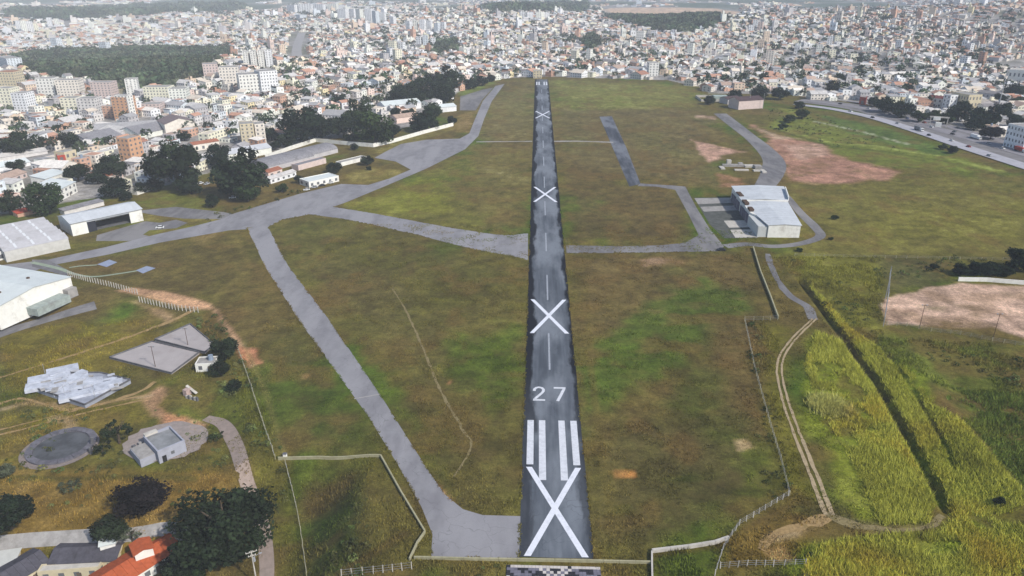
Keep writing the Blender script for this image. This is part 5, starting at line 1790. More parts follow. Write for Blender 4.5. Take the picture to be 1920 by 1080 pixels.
# --- sheds, walls and houses west of the apron and beyond the highway
SPOT = [
    # u0, v0, u1, v1 base line, height px, depth m, kind, roof, wall, roof material, floors, label
    (216, 226, 246, 225, 42, 14, 'apartment_block', 'flat', M_BRICK, m_conc, 8, 'orange apartment block with white side amid the left city'),
    (247, 225, 257, 222, 44, 14, 'apartment_block', 'flat', M_WHITEWALL, m_conc, 8, 'slim white apartment block against the orange one'),
    (240, 186, 262, 184, 36, 14, 'apartment_tower', 'flat', M_WHITEWALL, m_conc, 12, 'slim white tower standing alone before the wooded hill'),
    (74, 186, 106, 184, 37, 18, 'apartment_block', 'flat', M_WHITEWALL, m_conc, 7, 'bright white apartment block below the wooded hill, left of its pair'),
    (110, 186, 152, 183, 34, 18, 'apartment_block', 'flat', WALLM[1], m_conc, 7, 'beige apartment block below the wooded hill, right of its pair'),
    (175, 190, 212, 188, 34, 18, 'apartment_block', 'flat', M_PINKWALL, m_conc, 8, 'pinkish apartment block left of the slim white tower'),
    (118, 215, 148, 213, 30, 16, 'apartment_block', 'flat', WALLM[3], m_conc, 6, 'cream apartment block above the small park in left city'),
    (150, 222, 184, 220, 36, 16, 'apartment_block', 'flat', WALLM[2], m_conc, 7, 'light grey apartment block left of the orange block'),
    (195, 222, 216, 221, 22, 12, 'apartment_block', 'flat', WALLM[6], m_conc, 5, 'brick coloured block touching the orange block'),
    (0, 205, 26, 204, 38, 18, 'apartment_block', 'flat', WALLM[3], m_conc, 7, 'cream apartment block at the left edge below grey towers'),
    (28, 210, 52, 209, 34, 18, 'apartment_block', 'flat', WALLM[8], m_conc, 7, 'white apartment block second from the left edge'),
    (0, 166, 32, 165, 30, 20, 'apartment_block', 'flat', M_CREAM, M_TERRA, 6, 'cream block with terracotta top at left edge'),
    (0, 135, 18, 135, 28, 20, 'apartment_tower', 'flat', WALLM[9], m_conc, 10, 'blue grey tower at the left edge before the woods'),
    (272, 190, 318, 188, 26, 18, 'apartment_block', 'flat', WALLM[3], m_conc, 5, 'wide cream block right of the slim white tower'),
    (320, 196, 352, 194, 28, 18, 'apartment_block', 'flat', WALLM[0], m_conc, 6, 'off-white block right of the wide cream block'),
    (268, 214, 302, 212, 18, 16, 'apartment_block', 'flat', M_PINKWALL, m_conc, 4, 'low pinkish block right of the orange block'),
    (384, 152, 412, 150, 30, 20, 'apartment_block', 'flat', M_PINKWALL, m_conc, 6, 'pinkish block at the right end of the wooded hill'),
    (414, 160, 450, 158, 32, 22, 'apartment_block', 'flat', WALLM[1], m_conc, 6, 'beige block right of the wooded hill'),
    (452, 178, 490, 175, 36, 24, 'apartment_block', 'flat', M_WHITEWALL, m_conc, 6, 'large white block below the four slab towers'),
    (492, 176, 524, 173, 40, 22, 'apartment_block', 'flat', WALLM[8], m_conc, 7, 'tall white block right of the large white block'),
    (458, 128, 468, 128, 30, 16, 'apartment_tower', 'flat', M_WHITEWALL, m_conc, 10, 'first of four white slab towers in a row'),
    (472, 128, 482, 128, 31, 16, 'apartment_tower', 'flat', M_WHITEWALL, m_conc, 10, 'second of four white slab towers in a row'),
    (486, 127, 496, 127, 31, 16, 'apartment_tower', 'flat', M_WHITEWALL, m_conc, 10, 'third of four white slab towers in a row'),
    (500, 126, 511, 126, 31, 16, 'apartment_tower', 'flat', WALLM[8], m_conc, 10, 'fourth of four white slab towers in a row'),
    (455, 274, 480, 272, 40, 13, 'apartment_block', 'flat', M_CREAM, m_conc, 6, 'banded cream apartment block left of the big yard trees'),
    (482, 270, 500, 268, 36, 13, 'apartment_block', 'flat', WALLM[1], m_conc, 5, 'banded beige apartment block touching the cream one'),
    (248, 303, 272, 296, 42, 11, 'apartment_block', 'flat', M_BRICK, m_conc, 5, 'orange brick block beside the largest dark tree'),
    (126, 312, 148, 306, 26, 10, 'house', 'flat', M_CREAM, m_conc, 2, 'cream two-storey house with a red side wall'),
    (112, 314, 127, 312, 22, 8, 'house', 'flat', M_REDWALL, m_conc, 2, 'narrow red-walled house against the cream one'),
    (168, 308, 186, 302, 20, 9, 'house', 'flat', WALLM[0], m_conc, 2, 'off-white house right of the steep street'),
    (190, 300, 216, 294, 14, 9, 'house', 'flat', WALLM[3], ROOFM[0], 2, 'low cream house behind the wide dark tree'),
    (312, 254, 368, 247, 20, 26, 'shed', 'gable', WALLM[1], plain('brown_roof', A(136, 122, 122), 0.9, 0.15, 0.4), 1, 'large beige shed with grey brown roof in the left city'),
    (172, 276, 232, 262, 10, 30, 'factory_shed', 'gable', WALLM[7], M_FIBRE, 1, 'wide grey factory shed, leftmost of the row'),
    (222, 262, 268, 252, 10, 28, 'factory_shed', 'gable', WALLM[7], ROOFM[0], 1, 'light-roofed factory shed in the middle of the row'),
    (262, 262, 318, 250, 10, 30, 'factory_shed', 'gable', WALLM[0], M_FIBRE, 1, 'grey factory shed at the right of the row'),
    (178, 252, 300, 240, 8, 22, 'factory_shed', 'gable', WALLM[7], ROOFM[1], 1, 'long grey factory shed behind the row'),
    (0, 322, 58, 310, 8, 14, 'factory_shed', 'gable', WALLM[8], M_WHITEROOF, 1, 'long low white-roofed shed at the left edge'),
    (0, 304, 90, 288, 8, 12, 'factory_shed', 'gable', WALLM[2], ROOFM[0], 1, 'long light grey shed behind the white one at left edge'),
    (0, 350, 52, 332, 10, 13, 'house', 'gable', M_PINKWALL, ROOFM[5], 1, 'pinkish long house at the left edge'),
    (430, 302, 510, 288, 12, 15, 'shed', 'gable', WALLM[0], plain('pale_shed', A(206, 208, 212), 0.7, 0.08, 0.5), 1, 'pale long shed behind the huge dark trees'),
    (364, 284, 412, 276, 12, 9, 'house', 'gable', WALLM[1], M_TERRA, 1, 'long red-tiled house behind the huge dark trees'),
    (184, 344, 204, 336, 16, 8, 'house', 'gable', M_WHITEWALL, M_TERRA, 1, 'white gabled house with red roof left of the huge trees'),
    (206, 342, 232, 332, 12, 8, 'house', 'gable', WALLM[5], M_TERRA, 1, 'pink gabled house with red roof beside the white one'),
    (108, 380, 146, 360, 20, 15, 'house', 'shed', M_WHITEWALL, M_WHITEROOF, 2, 'white house with lower white lean roof behind left hangar'),
    (88, 350, 128, 336, 14, 11, 'house', 'shed', M_WHITEWALL, M_WHITEROOF, 1, 'white house with upper white roof, behind its larger neighbour'),
    (258, 366, 282, 358, 12, 5, 'shed', 'flat', M_WHITEWALL, m_paleconc, 1, 'small bright white box shed behind the lawn'),
    (34, 408, 78, 398, 7, 6, 'shed', 'shed', WALLM[6], M_REDWALL, 1, 'low red tin-roofed shed behind the sawtooth warehouse'),
    (122, 404, 196, 385, 8, 5, 'shed', 'shed', WALLM[2], M_FIBRE, 1, 'long narrow grey shed right behind the open hangar'),
    (580, 352, 636, 340, 11, 12, 'office', 'flat', M_WHITEWALL, M_WHITEROOF, 1, 'low white flat office at the apron edge'),
    (508, 345, 556, 330, 9, 7, 'office', 'gable', WALLM[8], ROOFM[0], 1, 'low pale office left of the white flat one'),
    (504, 334, 530, 326, 10, 8, 'house', 'gable', WALLM[5], M_TERRA, 1, 'pinkish red-roofed house beside the grey vaulted roofs'),
    (560, 320, 612, 306, 10, 7, 'shed', 'flat', M_PINKWALL, M_FIBRE, 1, 'low pink shed between the vaulted roofs and office'),
    (640, 312, 688, 300, 7, 6, 'shed', 'flat', M_WHITEWALL, m_conc, 1, 'row of low white stalls right of the vaulted roofs'),
    (722, 210, 790, 203, 11, 20, 'hall', 'gable', WALLM[8], M_WHITEROOF, 1, 'large white-roofed hall behind the yard wall'),
    (818, 212, 856, 208, 9, 14, 'hall', 'gable', WALLM[8], M_WHITEROOF, 1, 'smaller white-roofed hall at the far apron'),
    (650, 222, 700, 216, 10, 14, 'hall', 'gable', WALLM[2], ROOFM[0], 1, 'grey hall peeping between the big yard trees'),
    (744, 232, 786, 226, 10, 14, 'hall', 'gable', WALLM[5], ROOFM[5], 1, 'brownish hall between the yard trees'),
    (1384, 206, 1430, 203, 16, 18, 'shed', 'gable', M_PINKWALL, plain('dark_brown_roof', A(92, 76, 78), 0.9, 0.15, 0.4), 1, 'long brown-roofed shed at the far right airfield corner'),
    (1364, 196, 1388, 194, 9, 14, 'shed', 'gable', WALLM[7], plain('dark_brown_roof', A(92, 76, 78), 0.9, 0.15, 0.4), 1, 'dark shed left of the long brown-roofed one'),
    (1776, 204, 1810, 212, 32, 16, 'house', 'flat', M_CREAM, m_conc, 3, 'yellowish three-storey house above the highway slope'),
    (1764, 205, 1777, 208, 28, 9, 'house', 'flat', WALLM[8], m_conc, 4, 'narrow banded white house left of the yellowish one'),
    (1738, 198, 1764, 202, 16, 12, 'house', 'gable', WALLM[0], plain('dark_red_roof', A(128, 78, 76), 0.9, 0.15, 0.5), 2, 'dark red-roofed house above the highway slope'),
    (1880, 274, 1916, 284, 42, 14, 'house', 'flat', WALLM[8], m_conc, 4, 'white house with black window openings beyond the highway'),
    (1886, 156, 1926, 160, 26, 30, 'hall', 'flat', M_WHITEWALL, m_paleconc, 2, 'big pale hall at the right picture edge'),
    (1672, 146, 1720, 148, 8, 20, 'hall', 'gable', WALLM[8], ROOFM[3], 1, 'pale long hall amid the right-hand roofs'),
    (1830, 188, 1868, 194, 16, 14, 'house', 'gable', WALLM[7], ROOFM[4], 2, 'grey house with dark roof right of the yellowish one'),
    (1610, 196, 1622, 197, 14, 10, 'house', 'flat', plain('dark_red_wall', A(150, 74, 66), 0.9, 0.15), m_conc, 1, 'small dark red building at the highway head'),
    (1192, 80, 1206, 80, 20, 22, 'apartment_block', 'flat', M_WHITEWALL, m_conc, 5, 'bright white block on the hillside beyond the runway'),
    (1216, 143, 1234, 143, 24, 18, 'apartment_block', 'flat', M_WHITEWALL, m_conc, 5, 'white block at the foot of the hill beyond the runway'),
    (1000, 147, 1016, 147, 14, 14, 'house', 'flat', M_CREAM, m_conc, 3, 'cream house exactly beyond the runway end'),
]
for (u0, v0, u1, v1, hp_, dep, nm, roof, wm, rm, fl, lab) in SPOT:
    P_, RZ, W_, D2, HH = by_px(u0, v0, u1, v1, hp_, dep)
    cat = nm.replace('_', ' ')
    bandm = m_paleconc if 'banded' in lab else None
    building(nm, lab, cat, P_, RZ, W_, dep, HH, roof, wm, rm, fl, panels=(6 if roof != 'flat' and W_ > 24 else 0), pitch=3.4 if fl > 2 else 4.5,
             door=(nm == 'house'), win=(nm not in ('shed', 'factory_shed', 'hall') or fl > 1), band=bandm)

# grey vaulted roofs in the walled yard
for (u0, v0, u1, v1, dep, lab) in ((505, 322, 590, 300, 24, 'nearer grey barrel-vaulted hall in the walled yard'), (572, 302, 634, 286, 20, 'farther grey barrel-vaulted hall in the walled yard')):
    P_, RZ, W_, D2, HH = by_px(u0, v0, u1, v1, 8, dep)
    t = thing('vaulted_hall', lab, 'hall', P_, RZ)
    wall_shell(W_, dep, 3.0).build('wall', WALLM[7], t)
    nseg, npan = 10, 8
    for k in range(npan):
        x0, x1 = W_ * k / npan + .03, W_ * (k + 1) / npan - .03
        b = MB()
        for j in range(nseg):
            a0, a1 = math.pi * j / nseg, math.pi * (j + 1) / nseg
            y0, z0, y1, z1 = dep / 2 - dep / 2 * math.cos(a0), 3 + 3.6 * math.sin(a0), dep / 2 - dep / 2 * math.cos(a1), 3 + 3.6 * math.sin(a1)
            b.quad((x0, y0, z0), (x1, y0, z0), (x1, y1, z1), (x0, y1, z1))
            if k in (0, npan - 1):
                xx = x0 if k == 0 else x1
                b.tri((xx, y0, z0), (xx, y1, z1), (xx, dep / 2, 3))
        b.build('roof_panel', M_FIBRE, t)
    KEEPOUT.append((P_.x, P_.y, 20))
# pale foundations of a demolished building by the hangar road
p = at(1386, 318)
t = thing('foundation', 'pale concrete ruins and slabs inside the bend of the hangar road', 'ruin', p)
for k, (x, y, l, w_, h_) in enumerate([(-10, 8, 16, 3, 1.6), (-6, 12, 3, 3, 4.0), (6, 6, 7, 6, 1.2), (12, 2, 5, 6, 2.0), (-4, -4, 10, 3, .8), (9, -6, 8, 4, .8), (2, 10, 3, 3, 2.4), (14, -10, 3, 8, 1.0), (-13, 0, 3, 8, .7)]):
    MB().box(x, x + l, y, y + w_, -.3, h_).build('slab', m_paleconc if k % 3 else m_conc, t)
# walled plot at the far corner
p = at(1338, 188)
t = thing('walled_plot', 'pale walled plot around a dark clipped tree at the far corner', 'wall', p)
for (x0, y0, x1, y1) in ((-16, -10, 20, -10), (20, -10, 20, 22), (20, 22, -16, 22), (-16, 22, -16, -10)):
    MB().beam((x0, y0, 1.0), (x1, y1, 1.0), .4, 3.2).build('wall_panel', m_paleconc, t)
MB().box(2, 18, 8, 20, 0, 3.2).build('shed_roof', plain('greenish_shed', A(176, 190, 182), 0.7, 0.1), t)

# --- towers farther out, in clusters on the skyline streets
TOWERS = [
    # u, v of the base, width px, height px, wall, where
    (38, 62, 10, 22, 8, 'in the pale cluster at the far left'), (48, 64, 11, 24, 0, 'in the pale cluster at the far left'), (59, 63, 11, 22, 8, 'in the pale cluster at the far left'),
    (70, 62, 8, 18, 3, 'in the pale cluster at the far left'), (95, 52, 9, 18, 8, 'in the second far left cluster'), (108, 52, 9, 16, 0, 'in the second far left cluster'),
    (20, 90, 12, 14, 8, 'near the left edge above the woods'), (105, 92, 14, 20, 9, 'above the woods at left'), (196, 100, 16, 20, 9, 'standing at the wood edge'),
    (370, 47, 7, 15, 8, 'in a pair above the left streets'), (380, 47, 7, 14, 8, 'in a pair above the left streets'),
    (548, 26, 18, 16, 8, 'in the long white row at the top'), (572, 26, 22, 17, 8, 'in the long white row at the top'), (598, 25, 22, 16, 8, 'in the long white row at the top'),
    (624, 26, 18, 18, 0, 'in the long white row at the top'), (640, 40, 12, 22, 8, 'below the long white row'), (560, 40, 8, 12, 9, 'below the long white row'),
    (690, 44, 10, 26, 8, 'in the hillside group left of centre'), (703, 46, 9, 24, 9, 'in the hillside group left of centre'), (716, 42, 9, 18, 8, 'in the hillside group left of centre'),
    (660, 38, 8, 20, 8, 'in the hillside group left of centre'), (672, 40, 8, 22, 0, 'in the hillside group left of centre'), (735, 50, 8, 18, 8, 'in the hillside group left of centre'),
    (765, 58, 8, 18, 8, 'in the row beside the hillside group'), (778, 60, 8, 20, 0, 'in the row beside the hillside group'), (791, 60, 9, 22, 8, 'in the row beside the hillside group'),
    (804, 58, 9, 18, 8, 'in the row beside the hillside group'), (818, 60, 8, 16, 9, 'in the row beside the hillside group'), (830, 58, 8, 16, 8, 'in the row beside the hillside group'),
    (785, 92, 9, 22, 8, 'before the small dark wood'), (798, 92, 9, 24, 9, 'before the small dark wood'), (812, 90, 8, 18, 8, 'before the small dark wood'),
    (735, 100, 12, 22, 3, 'amid the tan houses left of centre'), (752, 98, 10, 18, 8, 'amid the tan houses left of centre'),
    (640, 24, 10, 14, 8, 'at the right end of the long white row'), (980, 38, 10, 14, 8, 'in the pale group above the runway'), (994, 40, 12, 16, 8, 'in the pale group above the runway'),
    (1010, 38, 10, 14, 0, 'in the pale group above the runway'), (1024, 36, 12, 12, 8, 'in the pale group above the runway'),
    (1225, 70, 10, 12, 8, 'on the hillside below the dark wood'), (1262, 66, 8, 10, 8, 'on the hillside below the dark wood'), (1280, 64, 8, 12, 0, 'on the hillside below the dark wood'),
    (1415, 52, 8, 14, 8, 'on the crest right of the tan ground'), (1424, 58, 9, 16, 5, 'on the crest right of the tan ground'), (1408, 62, 10, 14, 8, 'on the crest right of the tan ground'),
    (1822, 96, 8, 14, 8, 'on the shaded right hill'), (1842, 96, 7, 12, 8, 'on the shaded right hill'),
    (1570, 80, 10, 12, 3, 'on the sunny part of the right hill'), (1590, 86, 10, 12, 0, 'on the sunny part of the right hill'), (1560, 108, 12, 14, 3, 'on the sunny part of the right hill'),
    (1600, 118, 14, 16, 3, 'on the sunny part of the right hill'), (1640, 100, 10, 10, 9, 'on the shaded right hill'),
]
cnt = {}
for (u_, v_, wp, hp_, wi, where) in TOWERS:
    cnt[where] = cnt.get(where, 0) + 1
seen = {}
ORD = ['first', 'second', 'third', 'fourth', 'fifth', 'sixth', 'seventh', 'eighth', 'ninth', 'tenth']
for (u_, v_, wp, hp_, wi, where) in sorted(TOWERS):
    k = seen.get(where, 0)
    seen[where] = k + 1
    P_, RZ, W_, D2, HH = by_px(u_ - wp / 2, v_, u_ + wp / 2, v_, hp_, 16)
    fl = max(4, int(HH / 3.2))
    lab = '%s apartment tower %s' % (WALL_WORD[wi], where)
    if cnt[where] > 1:
        lab += ', %s from left' % ORD[k]
    building('apartment_tower', lab, 'apartment tower', P_, RZ + random.uniform(-.3, .3), W_, min(22, max(12, W_ * .8)), HH, 'flat', WALLM[wi], m_conc, fl, group='far apartment towers',
             pitch=max(4.0, W_ / 5), door=False, frac=.4)

# --- ordinary houses: the largest-looking ones one by one, the rest as one mass
for o in [o for o in COL.objects if o.get('category') in ('tree', 'shrub')]:
    cr = [c for c in o.children if c.name.startswith('crown')]
    KEEPOUT.append((o.location.x, o.location.y, (cr[0].scale.x if cr else 3) * 0.55))
ok = np.ones(len(LX), bool)
for (x, y, r_) in KEEPOUT:
    ok &= np.hypot(LX - x, LY - y) > r_ + 5.5
LX, LY, LA, LG, LZ = (q[ok] for q in (LX, LY, LA, LG, LZ))
n = len(LX)
right_hill = sstep(500, 800, LX) * sstep(1100, 1300, LY)
WI = RNG.choice(len(CITY_WALL), n, p=WALL_P)
RI = RNG.choice(len(CITY_ROOF), n, p=ROOF_P)
fav = (RNG.random(n) < 0.35 * right_hill)
WI = np.where(fav, RNG.choice([6, 11, 7, 4], n), WI)
FL = RNG.choice([1, 1, 1, 2, 2, 2, 3], n)
KD = RNG.choice([0, 0, 0, 1, 1, 2], n)          # flat, gable, shed
tallm = (RNG.random(n) < 0.018) & (np.hypot(LX, LY) > 1300)
FL = np.where(tallm, RNG.integers(5, 9, n), FL)
KD = np.where(tallm, 0, KD)
big = RNG.random(n) < 0.05
SW = (8.0 + 3.6 * RNG.random(n)) * LG * np.where(big, 1.9, 1)
SD = (8.5 + 4.5 * RNG.random(n)) * LG * np.where(big, 1.5, 1)
SW = np.where(fav, SW * .8, SW)
HH_ = FL * 2.9 + 0.6
KD = np.where(big, 1, KD)
HH_ = np.where(big, 6.5, HH_)
u, v, dz = proj(LX, LY, LZ + HH_ / 2)
size = (SW + HH_) / dz
vis = (u > 4) & (u < 1916) & (v > 4) & (v < 1076)
order = np.argsort(np.where(vis, -size, 1.0))
N_ONE = 262
single = np.zeros(n, bool)
single[order[:N_ONE]] = True

LANDMARK = [('the wooded hill', 230, 140), ('the orange apartment block', 232, 205), ('the four slab towers', 485, 112), ('the factory sheds', 245, 255),
            ('the large beige shed', 340, 240), ('the huge dark trees', 390, 300), ('the banded cream block', 470, 255), ('the big yard trees', 640, 230),
            ('the dark grove', 800, 165), ('the left picture edge', 10, 300), ('the open hangar', 190, 400), ('the runway end', 1015, 145),
            ('the brown-roofed shed', 1405, 190), ('the highway head', 1530, 195), ('the yellowish house', 1790, 190), ('the highway slope trees', 1690, 200),
            ('the right picture edge', 1910, 200), ('the pale long hall', 1695, 145), ('the airfield corner', 1300, 150), ('the white-roofed halls', 760, 200)]
names = {}
info = []
for i in np.nonzero(single)[0]:
    x, y = u[i], v[i]
    j = min(range(len(LANDMARK)), key=lambda q: math.hypot(LANDMARK[q][1] - x, (LANDMARK[q][2] - y) * 2))
    nm, ax, ay = LANDMARK[j]
    if abs(x - ax) > 1.6 * abs(y - ay):
        rel = 'left of' if x < ax else 'right of'
    else:
        rel = 'behind' if y < ay else 'below'
    kind = ['flat', 'gabled', 'lean'][KD[i]]
    st = ['', 'one-storey', 'two-storey', 'three-storey', 'four-storey', 'five-storey', 'six-storey', 'seven-storey', 'eight-storey', 'nine-storey'][int(FL[i])]
    if big[i]:
        st = 'long'
    lab = '%s %s house with %s %s roof %s %s' % (st, WALL_WORD[WI[i]], ROOF_WORD[RI[i]], kind, rel, nm)
    lab = ' '.join(lab.split())
    info.append((i, lab))
    names.setdefault(lab, []).append((x, i))
ordinal = {}
for lab, L_ in names.items():
    if len(L_) > 1:
        for k, (x, i) in enumerate(sorted(L_)):
            ordinal[i] = ', %s from left' % ORD[min(k, 9)]
for i, lab in info:
    w_, d_, h_ = float(SW[i]), float(SD[i]), float(HH_[i])
    c, s_ = math.cos(LA[i]), math.sin(LA[i])
    p = Vector((LX[i] - c * w_ / 2 + s_ * d_ / 2, LY[i] - s_ * w_ / 2 - c * d_ / 2, LZ[i]))
    lab += ordinal.get(i, '')
    if len(lab.split()) > 16:
        lab = lab.replace(' storey', '').replace(' flat roof', ' roof').replace(' gabled roof', ' roof').replace(' lean roof', ' roof')
    building('house', lab, 'house', p, float(LA[i]), w_, d_, h_, ['flat', 'gable', 'shed'][KD[i]], WALLM[WI[i]], ROOFM[RI[i]],
             int(FL[i]) if not big[i] else 2, group='city houses nearest the airfield', keep=False, rise=min(w_, d_) * .2 if KD[i] == 1 else 1.2,
             tank=(KD[i] == 0 and i % 3 == 0))

CW, CRF = np.clip(np.array(CITY_WALL), 0, .82), np.clip(np.array(CITY_ROOF), 0, .8)
VV, FF, CCs, base = [], [], [], 0
near = (dz < 1750)
jit = (0.85 + 0.25 * RNG.random((n, 1)))
for kd, nmk in enumerate(('flat', 'gable', 'shed')):
    for isnear in (True, False):
        m = (~single) & (KD == kd) & (near == isnear)
        if not m.any():
            continue
        P, F_, C_ = stamp(template(nmk, isnear), LX[m], LY[m], LZ[m], LA[m], SW[m], SD[m], HH_[m], (CW[WI] * jit)[m], (CRF[RI] * jit)[m], np.array((0.2, 0.19, 0.18)))
        VV.append(P)
        FF.append(F_ + base)
        CCs.append(C_)
        base += len(P)
cm = raw_mesh('far_city', np.concatenate(VV), np.concatenate(FF), np.concatenate(CCs))
stuff(put('far_city', cm, vcol_mat('city_surface', 0.88, ((0.35, 0.14),))), 'dense hazy mass of pale houses covering the hills behind', 'city')

# trees between the houses
NT = 14500
cand = RNG.integers(0, n, NT)
TX = LX[cand] + RNG.normal(0, 9, NT)
TY = LY[cand] + RNG.normal(0, 9, NT)
dens = fbm(TX, TY, 160, 91, 3)
m = (dens > 0.45) | (RNG.random(NT) < 0.2)
m &= ~inside(LIMIT_POLY, TX, TY)
for L_ in (HW_A, HW_B, HW_C):
    m &= seg_dist(L_, TX, TY) > 13
TX, TY = TX[m], TY[m]
TD = np.hypot(TX, TY)
TR = (2.6 + 3.4 * RNG.random(len(TX)) ** 2) * np.where(TD > 2800, 1.6, 1.15)
TZ = height(TX, TY) + TR * 0.9 + 1.0
stuff(leafy_mass('city_trees', np.stack([TX, TY, TZ], -1), TR, 34, M_CITYLEAF, RNG, zs=.95, size=.30), 'dark green trees dotted between the city houses', 'trees')



# ------------------------------------------------------------------ fences and walls
POST = {}


def post_mesh(h, w, mat):
    k = (h, w, mat.name)
    if k not in POST:
        me = MB().box(-w / 2, w / 2, -w / 2, w / 2, -.4, h).mesh('post')
        me.materials.append(mat)
        POST[k] = me
    return POST[k]


def walk(px, step, ground=True):
    pts = [at(u, v) for u, v in px]
    out = []
    for a, b in zip(pts[:-1], pts[1:]):
        L_ = (Vector((b.x, b.y)) - Vector((a.x, a.y))).length
        n_ = max(1, round(L_ / step))
        for k in range(n_):
            q = a.lerp(b, k / n_)
            out.append(Vector((q.x, q.y, float(height(q.x, q.y)))))
    out.append(pts[-1])
    return out


def post_fence(name, label, px, step=3.0, h=2.0, w=0.18, mat=None, wires=3, mesh=False):
    pts = walk(px, step)
    t = thing(name, label, 'fence', pts[0])
    mat = mat or m_paleconc
    for q in pts:
        o = put('post', post_mesh(h, w, mat), None, t)
        o.location = q - pts[0]
        o.rotation_euler = (random.uniform(-.05, .05), random.uniform(-.05, .05), random.uniform(0, 1.5))
    for k in range(wires):
        z = h * (k + 1) / (wires + .3)
        b = MB()
        for a, c_ in zip(pts[:-1], pts[1:]):
            b.beam(a - pts[0] + Vector((0, 0, z)), c_ - pts[0] + Vector((0, 0, z)), 0.035)
        b.build('wire', M_METAL, t)
    return t


def panel_wall(name, label, px, h=1.2, th=0.25, step=4.0, mat=None, cope=True):
    pts = walk(px, step)
    t = thing(name, label, 'wall', pts[0])
    mat = mat or m_paleconc
    for a, c_ in zip(pts[:-1], pts[1:]):
        a, c_ = a - pts[0], c_ - pts[0]
        d = (c_ - a)
        if d.length < .3:
            continue
        e = d.normalized() * 0.03
        o = MB().beam(a + e + Vector((0, 0, h / 2 - .2)), c_ - e + Vector((0, 0, h / 2 - .2)), th, h + .4).build('wall_panel', mat, t)
        if cope:
            MB().beam(a + e + Vector((0, 0, h + .06)), c_ - e + Vector((0, 0, h + .06)), th + .12, .11).build('coping', mat, o)
    return t


m_fence = plain('weathered_fence_concrete', A(178, 172, 140), 0.9, 0.15, 0.8, dirt=A(146, 142, 108))
panel_wall('low_wall', 'pale low wall round the grassy bank left of the threshold', [(522, 862), (600, 860), (714, 857), (752, 925), (797, 1000), (783, 1020), (768, 1052)], 0.8, 0.3, mat=m_fence)
panel_wall('low_wall', 'pale low wall across the near end of the runway', [(776, 1048), (900, 1051), (1040, 1053), (1222, 1057)], 0.7, 0.28, mat=m_fence)
panel_wall('low_wall', 'short pale wall running towards the camera right of runway end', [(1222, 1038), (1222, 1060), (1223, 1100)], 0.9, 0.3)
panel_wall('low_wall', 'pale low wall bordering the grass right of the runway end', [(1222, 1036), (1290, 1028), (1340, 1020), (1366, 1011)], 0.9, 0.5)
post_fence('fence', 'leaning post fence climbing from the wall towards the dirt track', [(1340, 1080), (1356, 1030), (1372, 1005), (1386, 985), (1412, 970), (1445, 950), (1478, 930)], 2.6, 1.9)
post_fence('fence', 'long overgrown post fence along the right side of the infield', [(1480, 930), (1463, 862), (1442, 792), (1414, 690), (1396, 602)], 3.0, 1.8, mat=m_fence)
panel_wall('low_wall', 'low pale wall leading down from the big hangar corner', [(1412, 466), (1426, 512), (1445, 560), (1459, 598)], 1.1, 0.4, mat=m_fence)
post_fence('fence', 'short post fence closing the corner below the low hangar wall', [(1396, 602), (1430, 602), (1458, 600)], 3.0, 2.2, mat=m_fence)
post_fence('fence', 'close-set concrete post fence beside the big white warehouse', [(128, 517), (165, 528), (205, 537), (258, 552)], 1.7, 2.6, 0.28)
post_fence('fence', 'close-set concrete post fence below the bare earth track', [(262, 566), (300, 575), (335, 582), (372, 586)], 1.7, 2.6, 0.28)
post_fence('fence', 'post fence down the slope right of the water works', [(442, 645), (462, 700), (482, 760), (500, 815), (516, 862)], 2.8, 2.0, mat=m_fence)
post_fence('fence', 'pale post fence at the foot of the grassy bank', [(536, 872), (548, 920), (558, 962), (566, 1010), (576, 1085)], 2.6, 2.0, mat=m_fence)
post_fence('fence', 'row of tall posts at the bottom edge left of runway', [(640, 1082), (700, 1076), (772, 1068)], 2.2, 2.4, mat=m_paleconc)
post_fence('fence', 'row of posts before the tall grass at bottom right', [(1350, 1066), (1400, 1062), (1450, 1062), (1510, 1060)], 2.4, 2.0)
post_fence('fence', 'grey mesh fence on the left side of the sandy pitch', [(1668, 515), (1664, 560), (1656, 612)], 3.0, 4.5, 0.16, mat=M_METAL, wires=6)
post_fence('fence', 'broken post fence in front of the sandy pitch', [(1662, 610), (1700, 612), (1745, 622), (1800, 628), (1860, 640), (1925, 650)], 4.0, 1.8, mat=m_fence)
panel_wall('yard_wall', 'long white wall behind the vaulted halls and apron', [(498, 298), (545, 281), (592, 266), (640, 271), (700, 276), (735, 268), (790, 252), (850, 236)], 3.0, 0.4, 8.0, mat=M_WHITEWALL)
panel_wall('pitch_wall', 'low broken white wall under the trees behind the sandy pitch', [(1796, 527), (1850, 528), (1925, 534)], 1.8, 0.4, 3.0, mat=M_WHITEWALL)
post_fence('fence', 'thin post fence along the green bank behind the sandy pitch', [(1490, 480), (1600, 483), (1760, 486), (1900, 489)], 5.0, 1.6, mat=m_fence, wires=2)

